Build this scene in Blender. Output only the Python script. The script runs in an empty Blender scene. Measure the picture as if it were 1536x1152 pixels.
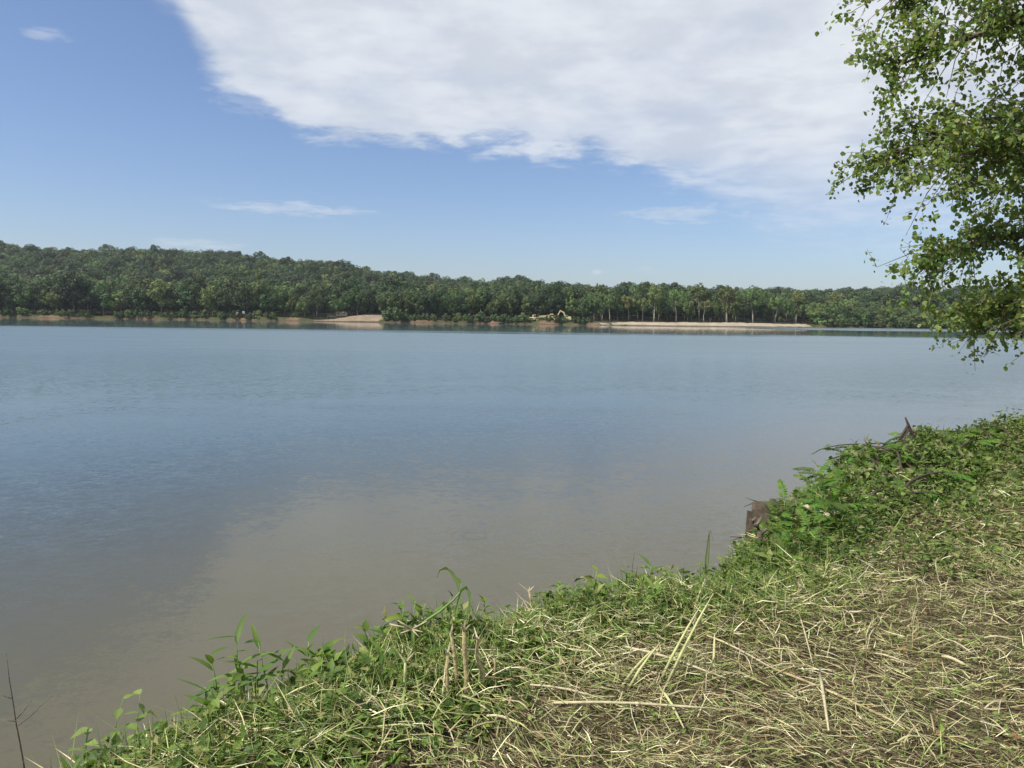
import bpy, math, random
import numpy as np
from mathutils import Vector, Matrix, Euler
R = math.radians
rng = np.random.default_rng(7); random.seed(7)
scene = bpy.context.scene
col = scene.collection

# ------------------------------------------------------------------ camera
F, H = 1117.0, 3.2                       # focal length in px of a 1536 px wide picture, eye height above the water
PITCH, ROLL = R(5.15), R(0.75)
cd = bpy.data.cameras.new('camera'); cam = bpy.data.objects.new('camera', cd); col.objects.link(cam)
cd.sensor_width = 36.0; cd.lens = 36.0 * F / 1536.0; cd.clip_start = 0.05; cd.clip_end = 6000
CAMR = Matrix.Rotation(math.pi/2 - PITCH, 3, 'X') @ Matrix.Rotation(ROLL, 3, 'Z')
cam.matrix_world = Matrix.Translation((0, 0, H)) @ CAMR.to_4x4()
scene.camera = cam

# ------------------------------------------------------------------ sun, sky, exposure
SUN_EL, SUN_AZ = R(52), R(-118)            # azimuth clockwise from +Y: behind and left of the viewer
SKY_STRENGTH = 0.13
sd = bpy.data.lights.new('sun', 'SUN'); sun = bpy.data.objects.new('sun', sd); col.objects.link(sun)
sd.energy = 5.0; sd.angle = R(0.6); sd.color = (1.0, 0.95, 0.86)
sv = Vector((math.sin(SUN_AZ)*math.cos(SUN_EL), math.cos(SUN_AZ)*math.cos(SUN_EL), math.sin(SUN_EL)))
sun.rotation_euler = sv.to_track_quat('Z', 'Y').to_euler(); sun.location = (-40, -40, 60)
scene.view_settings.view_transform = 'Standard'; scene.view_settings.look = 'None'
scene.view_settings.exposure = 0.27; scene.view_settings.gamma = 1.0
scene.view_settings.use_curve_mapping = False

class NT:
    """small node-tree writer"""
    def __init__(s, tree): s.t = tree; s.n = tree.nodes; s.l = tree.links
    def node(s, typ, **kw):
        n = s.n.new(typ)
        for k, v in kw.items(): setattr(n, k, v)
        return n
    def put(s, sock, v):
        if v is None: return
        if isinstance(v, bpy.types.NodeSocket): s.l.new(v, sock)
        else: sock.default_value = v
    def m(s, op, a, b=None, c=None, clamp=False):
        n = s.node('ShaderNodeMath', operation=op, use_clamp=clamp)
        s.put(n.inputs[0], a); s.put(n.inputs[1], b); s.put(n.inputs[2], c)
        return n.outputs[0]
    def mr(s, v, a, b, c=0.0, d=1.0, smooth=True):
        n = s.node('ShaderNodeMapRange', interpolation_type='SMOOTHSTEP' if smooth else 'LINEAR')
        for i, x in enumerate((v, a, b, c, d)): s.put(n.inputs[i], x)
        return n.outputs[0]
    def mix(s, f, a, b, blend='MIX'):
        n = s.node('ShaderNodeMix', data_type='RGBA', blend_type=blend)
        s.put(n.inputs[0], f); s.put(n.inputs[6], a); s.put(n.inputs[7], b)
        return n.outputs[2]
    def noise(s, vec, scale, detail=3, rough=0.5, dist=0.0, lac=2.0):
        n = s.node('ShaderNodeTexNoise'); s.put(n.inputs['Vector'], vec)
        s.put(n.inputs['Scale'], scale); s.put(n.inputs['Detail'], detail); s.put(n.inputs['Roughness'], rough)
        s.put(n.inputs['Distortion'], dist); s.put(n.inputs['Lacunarity'], lac)
        return n
    def xyz(s, v):
        n = s.node('ShaderNodeSeparateXYZ'); s.put(n.inputs[0], v); return n.outputs
    def comb(s, x, y, z):
        n = s.node('ShaderNodeCombineXYZ'); s.put(n.inputs[0], x); s.put(n.inputs[1], y); s.put(n.inputs[2], z)
        return n.outputs[0]
    def vm(s, op, a, b=None):
        n = s.node('ShaderNodeVectorMath', operation=op); s.put(n.inputs[0], a)
        if b is not None: s.put(n.inputs[1], b)
        return n.outputs[0]

def build_world():
    w = bpy.data.worlds.new('World'); scene.world = w; w.use_nodes = True
    t = NT(w.node_tree); t.n.clear()
    sky = t.node('ShaderNodeTexSky', sky_type='NISHITA', sun_disc=False)
    sky.sun_elevation = SUN_EL; sky.sun_rotation = SUN_AZ
    sky.altitude = 100; sky.air_density = 1.0; sky.dust_density = 1.2; sky.ozone_density = 2.6
    d = t.node('ShaderNodeTexCoord').outputs['Generated']
    x, y, z = t.xyz(d)
    az = t.m('MULTIPLY', t.m('ARCTAN2', x, y), 180/math.pi)
    el = t.m('MULTIPLY', t.m('ARCSINE', z), 180/math.pi)
    zz = t.m('ADD', t.m('MAXIMUM', z, 0.0), 0.07)
    p = t.comb(t.m('DIVIDE', x, zz), t.m('DIVIDE', y, zz), 0.0)     # a flat cloud deck seen from below
    n1 = t.noise(p, 1.3, 8, 0.6, 0.3).outputs[0]
    n2 = t.noise(p, 4.5, 7, 0.6, 0.2).outputs[0]
    fc = t.node('ShaderNodeFloatCurve'); c = fc.mapping.curves[0]
    pts = [(-180, 14), (-120, 27), (-60, 34), (-34, 24.5), (-27, 22.3), (-23.6, 20.2), (-21.6, 16.0), (-18.5, 14.6),
           (-14.3, 12.4), (-7.6, 12.6), (0, 12.3), (6.4, 11.5), (11, 10.4), (15.2, 8.7), (18.5, 7.0), (24, 5.6), (35, 4.8), (90, 5), (140, 9), (180, 14)]
    while len(c.points) < len(pts): c.points.new(0.5, 0.5)
    for q, (a, e) in zip(c.points, pts): q.location = ((a+180)/360, e/90); q.handle_type = 'AUTO_CLAMPED'
    fc.mapping.update()
    t.put(fc.inputs['Value'], t.m('DIVIDE', t.m('ADD', az, 180), 360))
    edge = t.m('MULTIPLY', fc.outputs[0], 90)
    wob = t.m('ADD', t.m('MULTIPLY', t.m('SUBTRACT', n1, 0.5), 5.0), t.m('MULTIPLY', t.m('SUBTRACT', n2, 0.5), 5.0))
    dd = t.m('ADD', t.m('SUBTRACT', el, edge), wob)
    soft = t.m('MAXIMUM', t.mr(az, 8, 22, 1.1, 3.4), t.mr(az, -17, -26, 1.1, 2.6))                                # the far end of the deck frays out
    cov = t.mr(dd, t.m('MULTIPLY', soft, -0.7), soft)
    thin = t.mr(n1, 0.3, 0.62, 0.80, 1.0)
    deep = t.mr(dd, 0.0, 9.0, 0.86, 1.0)
    cov = t.m('MULTIPLY', t.m('MULTIPLY', cov, thin), deep)
    cov = t.m('MULTIPLY', cov, t.mr(el, 2.0, 15.0, 0.25, 1.0))
    n4 = t.noise(t.comb(t.m('MULTIPLY', az, 0.5), t.m('MULTIPLY', el, 2.2), 0.0), 1.0, 6, 0.62, 0.5).outputs[0]
    def puff(a, e, ra, re, k, nz):
        u = t.m('DIVIDE', t.m('SUBTRACT', az, a), ra); v = t.m('DIVIDE', t.m('SUBTRACT', el, e), re)
        r2 = t.m('ADD', t.m('MULTIPLY', u, u), t.m('MULTIPLY', v, v))
        q = t.m('ADD', r2, t.m('ADD', t.m('MULTIPLY', t.m('SUBTRACT', n2, 0.5), nz), t.m('MULTIPLY', t.m('SUBTRACT', n4, 0.5), nz*1.6)))
        return t.mr(q, 1.0, -0.5, 0.0, k)
    extra = None
    for a in ((-16.4, 7.55, 6.2, 0.62, 0.5, 2.2), (-31.3, 16.95, 1.5, 0.5, 0.42, 1.8), (12.2, 7.7, 5.5, 0.85, 0.45, 2.4),
              (6.35, 3.46, 0.55, 0.26, 0.75, 0.8), (-22.6, 4.75, 3.6, 0.55, 0.32, 2.0), (10.0, 3.7, 0.7, 0.3, 0.2, 1.0),
              (-19, 14.6, 3.0, 1.2, 0.2, 3.0), (20, 6.6, 3.0, 0.6, 0.35, 2.0), (52, 9, 9, 1.0, 0.4, 2.4), (-58, 10, 8, 0.9, 0.4, 2.4)):
        m_ = puff(*a); extra = m_ if extra is None else t.m('MAXIMUM', extra, m_)
    cov = t.m('MAXIMUM', cov, extra)
    # cloud brightness (radiance), a lavender-grey deck with lighter and darker billows
    n3 = t.noise(p, 2.2, 6, 0.55, 0.4).outputs[0]
    ccol = t.mix(t.mr(t.m('ADD', t.m('MULTIPLY', n3, 0.6), t.m('MULTIPLY', n2, 0.4)), 0.38, 0.60), (0.545, 0.585, 0.65, 1), (0.665, 0.695, 0.74, 1))
    ccol = t.vm('SCALE', ccol); ccol.node.inputs['Scale'].default_value = 1.0/SKY_STRENGTH
    skc = t.mix(1.0, sky.outputs[0], (0.765, 0.79, 0.89, 1), 'MULTIPLY')      # the air's own tint
    fin = t.mix(cov, skc, ccol)
    bg = t.node('ShaderNodeBackground'); t.put(bg.inputs[0], fin); bg.inputs[1].default_value = SKY_STRENGTH
    o = t.node('ShaderNodeOutputWorld'); t.l.new(bg.outputs[0], o.inputs[0])
build_world()
scene.cycles.max_bounces = 6; scene.cycles.diffuse_bounces = 3; scene.cycles.transmission_bounces = 4
scene.cycles.glossy_bounces = 3; scene.cycles.transparent_max_bounces = 4; scene.cycles.volume_bounces = 0
scene.cycles.use_denoising = True; scene.cycles.caustics_reflective = False; scene.cycles.caustics_refractive = False

# ------------------------------------------------------------------ layout helpers
def ray(px, py): return CAMR @ Vector(((px-768)/F, -(py-576)/F, -1.0))
def on(px, py, z=1.6):
    v = ray(px, py); return Vector((0, 0, H)) + v*((z-H)/v.z)
def at(px, py, Y):
    v = ray(px, py); return Vector((0, 0, H)) + v*(Y/v.y)

# ------------------------------------------------------------------ mesh helpers
def mesh(name, V, Fc, mat, C=None, smooth=False):
    me = bpy.data.meshes.new(name)
    V = np.asarray(V, dtype=np.float32).reshape(-1, 3)
    if isinstance(Fc, np.ndarray):
        nf, k = Fc.shape
        me.vertices.add(len(V)); me.vertices.foreach_set('co', V.ravel())
        me.loops.add(nf*k); me.loops.foreach_set('vertex_index', Fc.astype(np.int32).ravel())
        me.polygons.add(nf); me.polygons.foreach_set('loop_start', np.arange(0, nf*k, k, dtype=np.int32))
        me.update(calc_edges=True)
    else:
        me.from_pydata([tuple(map(float, v)) for v in V], [], [tuple(map(int, f)) for f in Fc])
    me.polygons.foreach_set('use_smooth', np.full(len(me.polygons), smooth))
    if C is not None:
        C = np.asarray(C, dtype=np.float32)
        a = me.color_attributes.new('col', 'FLOAT_COLOR', 'POINT')
        a.data.foreach_set('color', np.concatenate([C, np.ones((len(C), 1), np.float32)], 1).ravel())
    if mat is not None: me.materials.append(mat)
    return me
def obj(name, me, parent=None, loc=None, rot=None, scale=None):
    o = bpy.data.objects.new(name, me); col.objects.link(o)
    if parent is not None: o.parent = parent
    if loc is not None: o.location = loc
    if rot is not None: o.rotation_euler = rot
    if scale is not None: o.scale = (scale,)*3 if isinstance(scale, (int, float)) else scale
    return o
def tag(o, label, cat, group=None):
    o['label'] = label; o['category'] = cat
    if group: o['group'] = group
    return o
def struct(o): o['kind'] = 'structure'; return o
def stuff(o): o['kind'] = 'stuff'; return o
def thing(name, label, cat, loc=(0, 0, 0), rz=0.0, group=None, scale=1.0):
    return tag(obj(name, None, None, loc, (0, 0, rz), scale), label, cat, group)

def unit(a): return a/np.maximum(np.linalg.norm(a, axis=-1, keepdims=True), 1e-9)
def tube(path, rad, sides=6, cap=True):
    P = np.asarray(path, float); n = len(P); rad = np.broadcast_to(np.asarray(rad, float), (n,))
    T = unit(np.gradient(P, axis=0)); ref = np.array([0, 0, 1.0]) if abs(T[0][2]) < .9 else np.array([1.0, 0, 0])
    V = []
    for i in range(n):
        a = np.cross(T[i], ref); a /= max(np.linalg.norm(a), 1e-9); b = np.cross(T[i], a); ref = -np.cross(T[i], a) if False else ref
        for k in range(sides):
            th = 2*math.pi*k/sides; V.append(P[i] + rad[i]*(math.cos(th)*a + math.sin(th)*b))
    Fc = []
    for i in range(n-1):
        for k in range(sides):
            k2 = (k+1) % sides; Fc.append((i*sides+k, i*sides+k2, (i+1)*sides+k2, (i+1)*sides+k))
    if cap: Fc.append(tuple(range(sides))[::-1]); Fc.append(tuple((n-1)*sides+k for k in range(sides)))
    return V, Fc
class MB:
    def __init__(s): s.V = []; s.F = []; s.C = []
    def add(s, V, Fc, c=None):
        o = len(s.V); s.V += [tuple(v) for v in V]; s.F += [tuple(i+o for i in f) for f in Fc]
        if c is not None: s.C += [c]*len(V)
        return s
    def tube(s, path, rad, sides=6, c=None): return s.add(*tube(path, rad, sides), c=c)
    def box(s, x0, x1, y0, y1, z0, z1, c=None, ch=0.0):
        """box with its top edges pulled in by ch"""
        V = [(x0, y0, z0), (x1, y0, z0), (x1, y1, z0), (x0, y1, z0), (x0, y0, z1-ch), (x1, y0, z1-ch), (x1, y1, z1-ch), (x0, y1, z1-ch)]
        Fc = [(3, 2, 1, 0), (0, 1, 5, 4), (1, 2, 6, 5), (2, 3, 7, 6), (3, 0, 4, 7)]
        if ch > 0:
            V += [(x0+ch, y0+ch, z1), (x1-ch, y0+ch, z1), (x1-ch, y1-ch, z1), (x0+ch, y1-ch, z1)]
            Fc += [(4, 5, 9, 8), (5, 6, 10, 9), (6, 7, 11, 10), (7, 4, 8, 11), (8, 9, 10, 11)]
        else: Fc.append((4, 5, 6, 7))
        return s.add(V, Fc, c)
    def mesh(s, name, mat, smooth=False): return mesh(name, s.V, s.F, mat, s.C if len(s.C) == len(s.V) and s.C else None, smooth)

_ph = rng.uniform(0, 6.28, (40, 3)); _dr = rng.uniform(0, 6.28, 40)
def wav(x, y, scale, seed=0, octs=5):
    """smooth pseudo-noise in about -1..1"""
    x = np.asarray(x, float); y = np.asarray(y, float); r = 0; amp = 1.0; tot = 0; f = 1.0/scale
    for k in range(octs):
        i = (seed*5+k*3) % 40; j = (i+7) % 40
        a = _dr[i]; b = _dr[j]
        r = r + amp*np.sin((x*math.cos(a)+y*math.sin(a))*f*6.283+_ph[i, 0] + 1.3*np.sin((x*math.cos(b)+y*math.sin(b))*f*4.1+_ph[j, 1]))
        tot += amp; amp *= .6; f *= 1.83
    return r/tot*1.3

# ------------------------------------------------------------------ materials
def new_mat(name):
    m = bpy.data.materials.new(name); m.use_nodes = True; t = NT(m.node_tree); t.n.clear()
    out = t.node('ShaderNodeOutputMaterial'); return m, t, out
def plain(name, c, rough=0.6, var=0.25, scale=8.0, bump=0.0, spec=0.3, metal=0.0):
    m, t, out = new_mat(name)
    co = t.node('ShaderNodeTexCoord').outputs['Object']
    n = t.noise(co, scale, 5, 0.6).outputs[0]
    k = t.mr(n, 0.25, 0.75, 1-var, 1+var, False)
    cc = t.vm('SCALE', (*c,)); t.put(cc.node.inputs['Scale'], k)
    b = t.node('ShaderNodeBsdfPrincipled'); t.put(b.inputs['Base Color'], cc)
    b.inputs['Roughness'].default_value = rough; b.inputs['Specular IOR Level'].default_value = spec; b.inputs['Metallic'].default_value = metal
    if bump > 0:
        bp = t.node('ShaderNodeBump'); bp.inputs['Strength'].default_value = bump; bp.inputs['Distance'].default_value = 0.02
        t.put(bp.inputs['Height'], n); t.l.new(bp.outputs[0], b.inputs['Normal'])
    t.l.new(b.outputs[0], out.inputs[0]); return m
def foliage(name, tint=(1, 1, 1), trans=0.3, rough=0.55, objvar=0.25, spec=0.25, attr='col'):
    m, t, out = new_mat(name)
    a = t.node('ShaderNodeAttribute', attribute_name=attr).outputs['Color']
    oi = t.node('ShaderNodeObjectInfo').outputs['Random']
    k = t.mr(oi, 0, 1, 1-objvar, 1+objvar, False)
    hs = t.node('ShaderNodeHueSaturation'); t.put(hs.inputs['Color'], t.mix(1.0, a, (*tint, 1), 'MULTIPLY'))
    t.put(hs.inputs['Value'], k); t.put(hs.inputs['Hue'], t.mr(t.m('FRACT', t.m('MULTIPLY', oi, 7.31)), 0, 1, 0.5-0.035*objvar/0.25, 0.5+0.02*objvar/0.25, False))
    b = t.node('ShaderNodeBsdfPrincipled'); t.put(b.inputs['Base Color'], hs.outputs[0])
    b.inputs['Roughness'].default_value = rough; b.inputs['Specular IOR Level'].default_value = spec
    tr = t.node('ShaderNodeBsdfTranslucent'); t.put(tr.inputs[0], t.mix(1.0, hs.outputs[0], (1.25, 1.35, 0.6, 1), 'MULTIPLY'))
    mx = t.node('ShaderNodeMixShader'); mx.inputs[0].default_value = trans
    t.l.new(b.outputs[0], mx.inputs[1]); t.l.new(tr.outputs[0], mx.inputs[2]); t.l.new(mx.outputs[0], out.inputs[0])
    return m
M = {}
M['far_leaf'] = foliage('far_foliage', objvar=0.32, trans=0.12)
M['leaf'] = foliage('leaf_green', trans=0.3, objvar=0.12)
M['tree_leaf'] = foliage('tree_leaf', trans=0.42, objvar=0.0)
M['grass'] = foliage('grass_blades', trans=0.22, objvar=0.0, rough=0.6)
M['straw'] = foliage('straw', trans=0.1, objvar=0.1, rough=0.6, spec=0.3)
M['bark'] = plain('bark', (0.13, 0.105, 0.08), 0.85, 0.45, 20, 0.6)
M['far_bark'] = plain('far_bark', (0.17, 0.15, 0.12), 0.9, 0.4, 1.2)
M['pale_bark'] = plain('pale_bark', (0.31, 0.29, 0.24), 0.85, 0.3, 1.0)
M['dark_wood'] = plain('dark_wet_wood', (0.055, 0.04, 0.03), 0.8, 0.5, 30, 0.6)
M['grey_wood'] = plain('weathered_wood', (0.13, 0.105, 0.08), 0.85, 0.5, 35, 0.8)
M['cut_wood'] = plain('split_wood', (0.43, 0.375, 0.235), 0.7, 0.3, 40, 0.3)
M['stem'] = plain('green_stem', (0.16, 0.24, 0.07), 0.55, 0.25, 30)
M['yellow'] = plain('machine_yellow', (0.55, 0.47, 0.24), 0.5, 0.12, 2)
M['black'] = plain('black_rubber', (0.03, 0.03, 0.03), 0.7, 0.3, 4)
M['white'] = plain('white_paint', (0.75, 0.75, 0.72), 0.45, 0.06, 2)
M['glass'] = plain('dark_glass', (0.03, 0.04, 0.05), 0.1, 0.1, 2, spec=0.6)
M['red'] = plain('faded_red_orange', (0.55, 0.12, 0.06), 0.6, 0.1, 2)
M['tan'] = plain('tan_panel', (0.52, 0.45, 0.32), 0.6, 0.15, 2)

def ground_mat(name, cols, scale, bump=0.4, dist=0.03, fine=30.0, wet=False):
    m, t, out = new_mat(name)
    co = t.node('ShaderNodeTexCoord').outputs['Object']
    n1 = t.noise(co, scale, 7, 0.62, 0.3).outputs[0]; n2 = t.noise(co, scale*fine, 4, 0.7).outputs[0]
    c = t.mix(t.mr(n1, 0.35, 0.65), (*cols[0], 1), (*cols[1], 1))
    c = t.mix(t.mr(n2, 0.48, 0.66, 0, 0.8), c, (*cols[2], 1))
    if wet: c = t.mix(t.mr(t.m('ADD', t.xyz(co)[2], t.m('MULTIPLY', t.m('SUBTRACT', n1, 0.5), 0.5)), 0.25, 0.6), t.mix(1.0, c, (0.30, 0.29, 0.28, 1), 'MULTIPLY'), c)   # damp band at the waterline
    b = t.node('ShaderNodeBsdfPrincipled'); t.put(b.inputs['Base Color'], c); b.inputs['Roughness'].default_value = 0.95
    b.inputs['Specular IOR Level'].default_value = 0.15
    bp = t.node('ShaderNodeBump'); bp.inputs['Strength'].default_value = bump; bp.inputs['Distance'].default_value = dist
    t.put(bp.inputs['Height'], t.m('ADD', n1, n2)); t.l.new(bp.outputs[0], b.inputs['Normal'])
    t.l.new(b.outputs[0], out.inputs[0]); return m
M['bank'] = ground_mat('bank_soil', ((0.035, 0.027, 0.017), (0.075, 0.056, 0.033), (0.14, 0.105, 0.06)), 3.0, 0.8, 0.03, 14)  # soil colour darkened to deepen the shaded gaps between straws
M['gravel'] = ground_mat('gravel', ((0.29, 0.245, 0.18), (0.37, 0.315, 0.235), (0.20, 0.165, 0.12)), 0.25, 0.3, 0.1, 12, True)
M['sand'] = ground_mat('pinkish_sand', ((0.20, 0.152, 0.108), (0.27, 0.21, 0.15), (0.12, 0.09, 0.06)), 0.2, 0.3, 0.1, 10, True)

# ------------------------------------------------------------------ near bank: shape
EDGE = np.array([(-16, -26), (-9, -11), (-5.2, -3.2), (-3.4, 0.3), (-2.2, 1.65), (-1.5, 2.4), (-1.1, 2.88), (-0.62, 3.36), (-0.3, 3.7),
                 (0.13, 4.0), (0.71, 4.2), (1.2, 4.32), (1.5, 4.55), (1.8, 5.3), (2.5, 6.5), (3.6, 7.8), (5.0, 9.3), (6.5, 10.6), (8.0, 11.45),
                 (12, 13.7), (20, 17.0), (40, 25), (75, 36)], float)
def edge_s(x, y):
    """signed distance to the bank's lip: positive on the grass"""
    P = np.stack([np.asarray(x, float), np.asarray(y, float)], -1); sh = P.shape[:-1]; P = P.reshape(-1, 2)
    best = np.full(len(P), 1e9); sg = np.ones(len(P))
    for a, b in zip(EDGE[:-1], EDGE[1:]):
        ab = b-a; t = np.clip(((P-a)@ab)/(ab@ab), 0, 1); q = a+t[:, None]*ab; dv = P-q; d = np.hypot(*dv.T)
        cr = ab[0]*dv[:, 1]-ab[1]*dv[:, 0]
        m = d < best; best[m] = d[m]; sg[m] = np.where(cr[m] < 0, 1, -1)
    return (best*sg).reshape(sh)
def bank_z(x, y, s=None):
    if s is None: s = edge_s(x, y)
    s = s + 0.12*wav(x, y, 1.3, 3) + 0.05*wav(x, y, 0.4, 5)
    top = 1.6 + 0.035*wav(x, y, 2.4, 1) + 0.018*wav(x, y, 0.5, 2) + 0.06*np.clip((x-3)/8, 0, 1)
    lip = np.clip((s+0.15)/0.5, 0, 1); lip = lip*lip*(3-2*lip)
    z = top - 0.14*(1-lip)
    d = np.clip(-s-0.1, 0, 6)
    face = np.where(d < 0.5, d*1.9, 0.95+(d-0.5)*0.75)
    return z - face

def grid(xs, ys, zf):
    X, Y = np.meshgrid(xs, ys); Z = zf(X, Y); V = np.stack([X, Y, Z], -1).reshape(-1, 3)
    nx, ny = len(xs), len(ys); i = np.arange(nx-1)[None, :]+nx*np.arange(ny-1)[:, None]
    return V, np.stack([i, i+1, i+nx+1, i+nx], -1).reshape(-1, 4)
# graded axes: fine where the camera stands, coarse farther off
xs = np.unique(np.concatenate([np.linspace(-20, -4, 17), np.linspace(-4, 10, 181), np.linspace(10, 20, 51), np.linspace(20, 80, 41)]))
ys = np.unique(np.concatenate([np.linspace(-40, 0, 33), np.linspace(0, 15, 195), np.linspace(15, 42, 55)]))
V, Q = grid(xs, ys, bank_z)
keep = (V[Q][:, :, 2] > -1.5).any(1)
struct(obj('grassy_bank', mesh('grassy_bank', V, Q[keep], M['bank'], smooth=True)))

# ------------------------------------------------------------------ far shore: shape
SX = np.array([-900, -300, -230, -150, -60, 0, 40, 66, 100, 140, 152, 175, 230, 330, 1200], float)
SY = np.array([300, 322, 330, 338, 334, 332, 326, 322, 334, 350, 362, 372, 378, 372, 360], float)
def shore_y(x): return np.interp(x, SX, SY) + 1.6*wav(x, 0*x, 23, 4) + 0.7*wav(x, 0*x, 6, 6)
HX = np.array([-900, -560, -481, -420, -330, -270, -218, -155, -93, -55, -5, 39, 70, 200, 420, 700, 1200], float)
HZ = np.array([52, 47, 46, 41.5, 41, 40, 37, 30, 21, 16.5, 18, 13, 11, 13, 15, 17, 18], float)
def sstep(t): t = np.clip(t, 0, 1); return t*t*(3-2*t)
def is_beach(x): return sstep((x-36)/4)*sstep((150-x)/6)
def is_sand(x): return sstep((x+96)/14)*sstep((-59-x)/2)
def far_z(x, y):
    t = y-shore_y(x)
    hb = 1.45+0.4*wav(x, 0*x, 31, 8)+0.2*wav(x, 0*x, 7, 9)
    hb = hb*(1-0.6*sstep((x-150)/10)); w = 2.2+0.9*wav(x, 0*x, 11, 2)
    b = is_beach(x); sn = is_sand(x)
    face = hb*sstep((t+0.2)/np.maximum(w, 0.8)) + np.where(t < 0, t*0.6, 0)
    slow = np.where(t < 0, t*0.3, np.minimum(t*0.10, 1.9))
    z = face*(1-np.maximum(b, sn)) + (slow-0.25)*np.maximum(b, sn)
    z = z + sstep((t-6)/50)*0.8
    yy = np.clip((y-430)/270, 0, 1)
    hill = np.interp(x*700/np.maximum(y, 650), HX, HZ)*(0.35*yy+0.65*sstep(yy))
    hill = hill + sstep((y-430)/150)*(2.0*wav(x, y, 150, 11)+0.8*wav(x, y, 60, 13))
    far = sstep((y-1000)/450)*sstep((y-900)/100)*(20+14*np.exp(-((x-240)/170)**2)+6*wav(x, y, 400, 17))
    return z + hill*(1-0.35*sstep((y-760)/250)) + far
ts = np.array([-14, -7, -3, -1.2, -0.4, 0, .3, .6, .9, 1.2, 1.6, 2, 2.5, 3, 4, 5.5, 8, 12, 16, 20, 27, 36, 48, 64, 85, 110, 140, 175, 215, 260, 310, 370, 430, 500, 600, 720, 850, 1000, 1150, 1300])
xf = np.unique(np.concatenate([np.arange(-900, -340, 14.), np.arange(-340, 380, 1.5), np.arange(380, 1200, 14.)]))
X, T_ = np.meshgrid(xf, ts); Y = shore_y(X)+T_; Z = far_z(X, Y)
V = np.stack([X, Y, Z], -1).reshape(-1, 3); nx = len(xf)
i = np.arange(nx-1)[None, :]+nx*np.arange(len(ts)-1)[:, None]; Q = np.stack([i, i+1, i+nx+1, i+nx], -1).reshape(-1, 4)
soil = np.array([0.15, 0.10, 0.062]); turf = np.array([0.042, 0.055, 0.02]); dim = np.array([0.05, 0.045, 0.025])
tt = T_.reshape(-1); xx = V[:, 0]
kf = sstep((tt-1.0)/1.2 + 0.55*wav(xx, tt*3, 9, 3))
kf = np.maximum(kf, sstep((wav(xx, tt, 26, 15)+0.4)/0.4)*sstep((tt+0.5)/1.5)*0.9)
wet = sstep((0.5-V[:, 2])/0.5)*0.45
C = (soil[None]*(1-kf[:, None])+turf[None]*kf[:, None])
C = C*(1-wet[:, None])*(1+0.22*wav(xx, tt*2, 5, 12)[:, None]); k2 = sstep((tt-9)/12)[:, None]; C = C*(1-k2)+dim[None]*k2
M['far_soil'] = foliage('far_soil', trans=0.0, objvar=0.0, rough=0.95, spec=0.1)
struct(obj('far_shore', mesh('far_shore', V, Q, M['far_soil'], C, True)))
def strip(name, x0, x1, wid, zf, mat, step=0.8):
    xs_ = np.arange(x0, x1+.01, step); tt_ = np.linspace(-3, wid, 26); X, T = np.meshgrid(xs_, tt_)
    Y = shore_y(X)+T; Zv = zf(X, T, (X-x0)/(x1-x0)); V = np.stack([X, Y, Zv], -1).reshape(-1, 3); n = len(xs_)
    i = np.arange(n-1)[None, :]+n*np.arange(25)[:, None]; Q = np.stack([i, i+1, i+n+1, i+n], -1).reshape(-1, 4)
    return struct(obj(name, mesh(name, V, Q, mat, smooth=True)))
strip('gravel_beach', 33, 153, 24, lambda X, T, u: np.where(T < 0, T*0.25, 1.55*sstep(T/17)+0.1*wav(X, T, 5, 7)*sstep(T/3)) + 0.12 - 2.6*sstep((u-0.93)/0.07) + 0.25*wav(X, T*0, 40, 1)*sstep(T/4), M['gravel'])
strip('sandy_landing', -98, -58, 30, lambda X, T, u: np.where(T < 0, T*0.3, 0.5*sstep(T/2)+(2.4*sstep((u-0.25)/0.5)+0.2)*sstep((T-1)/13)) + 0.1 + 0.12*wav(X, T, 4, 9)*sstep(T/2) - 2.0*(1-sstep(u/0.12)), M['sand'])

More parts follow.
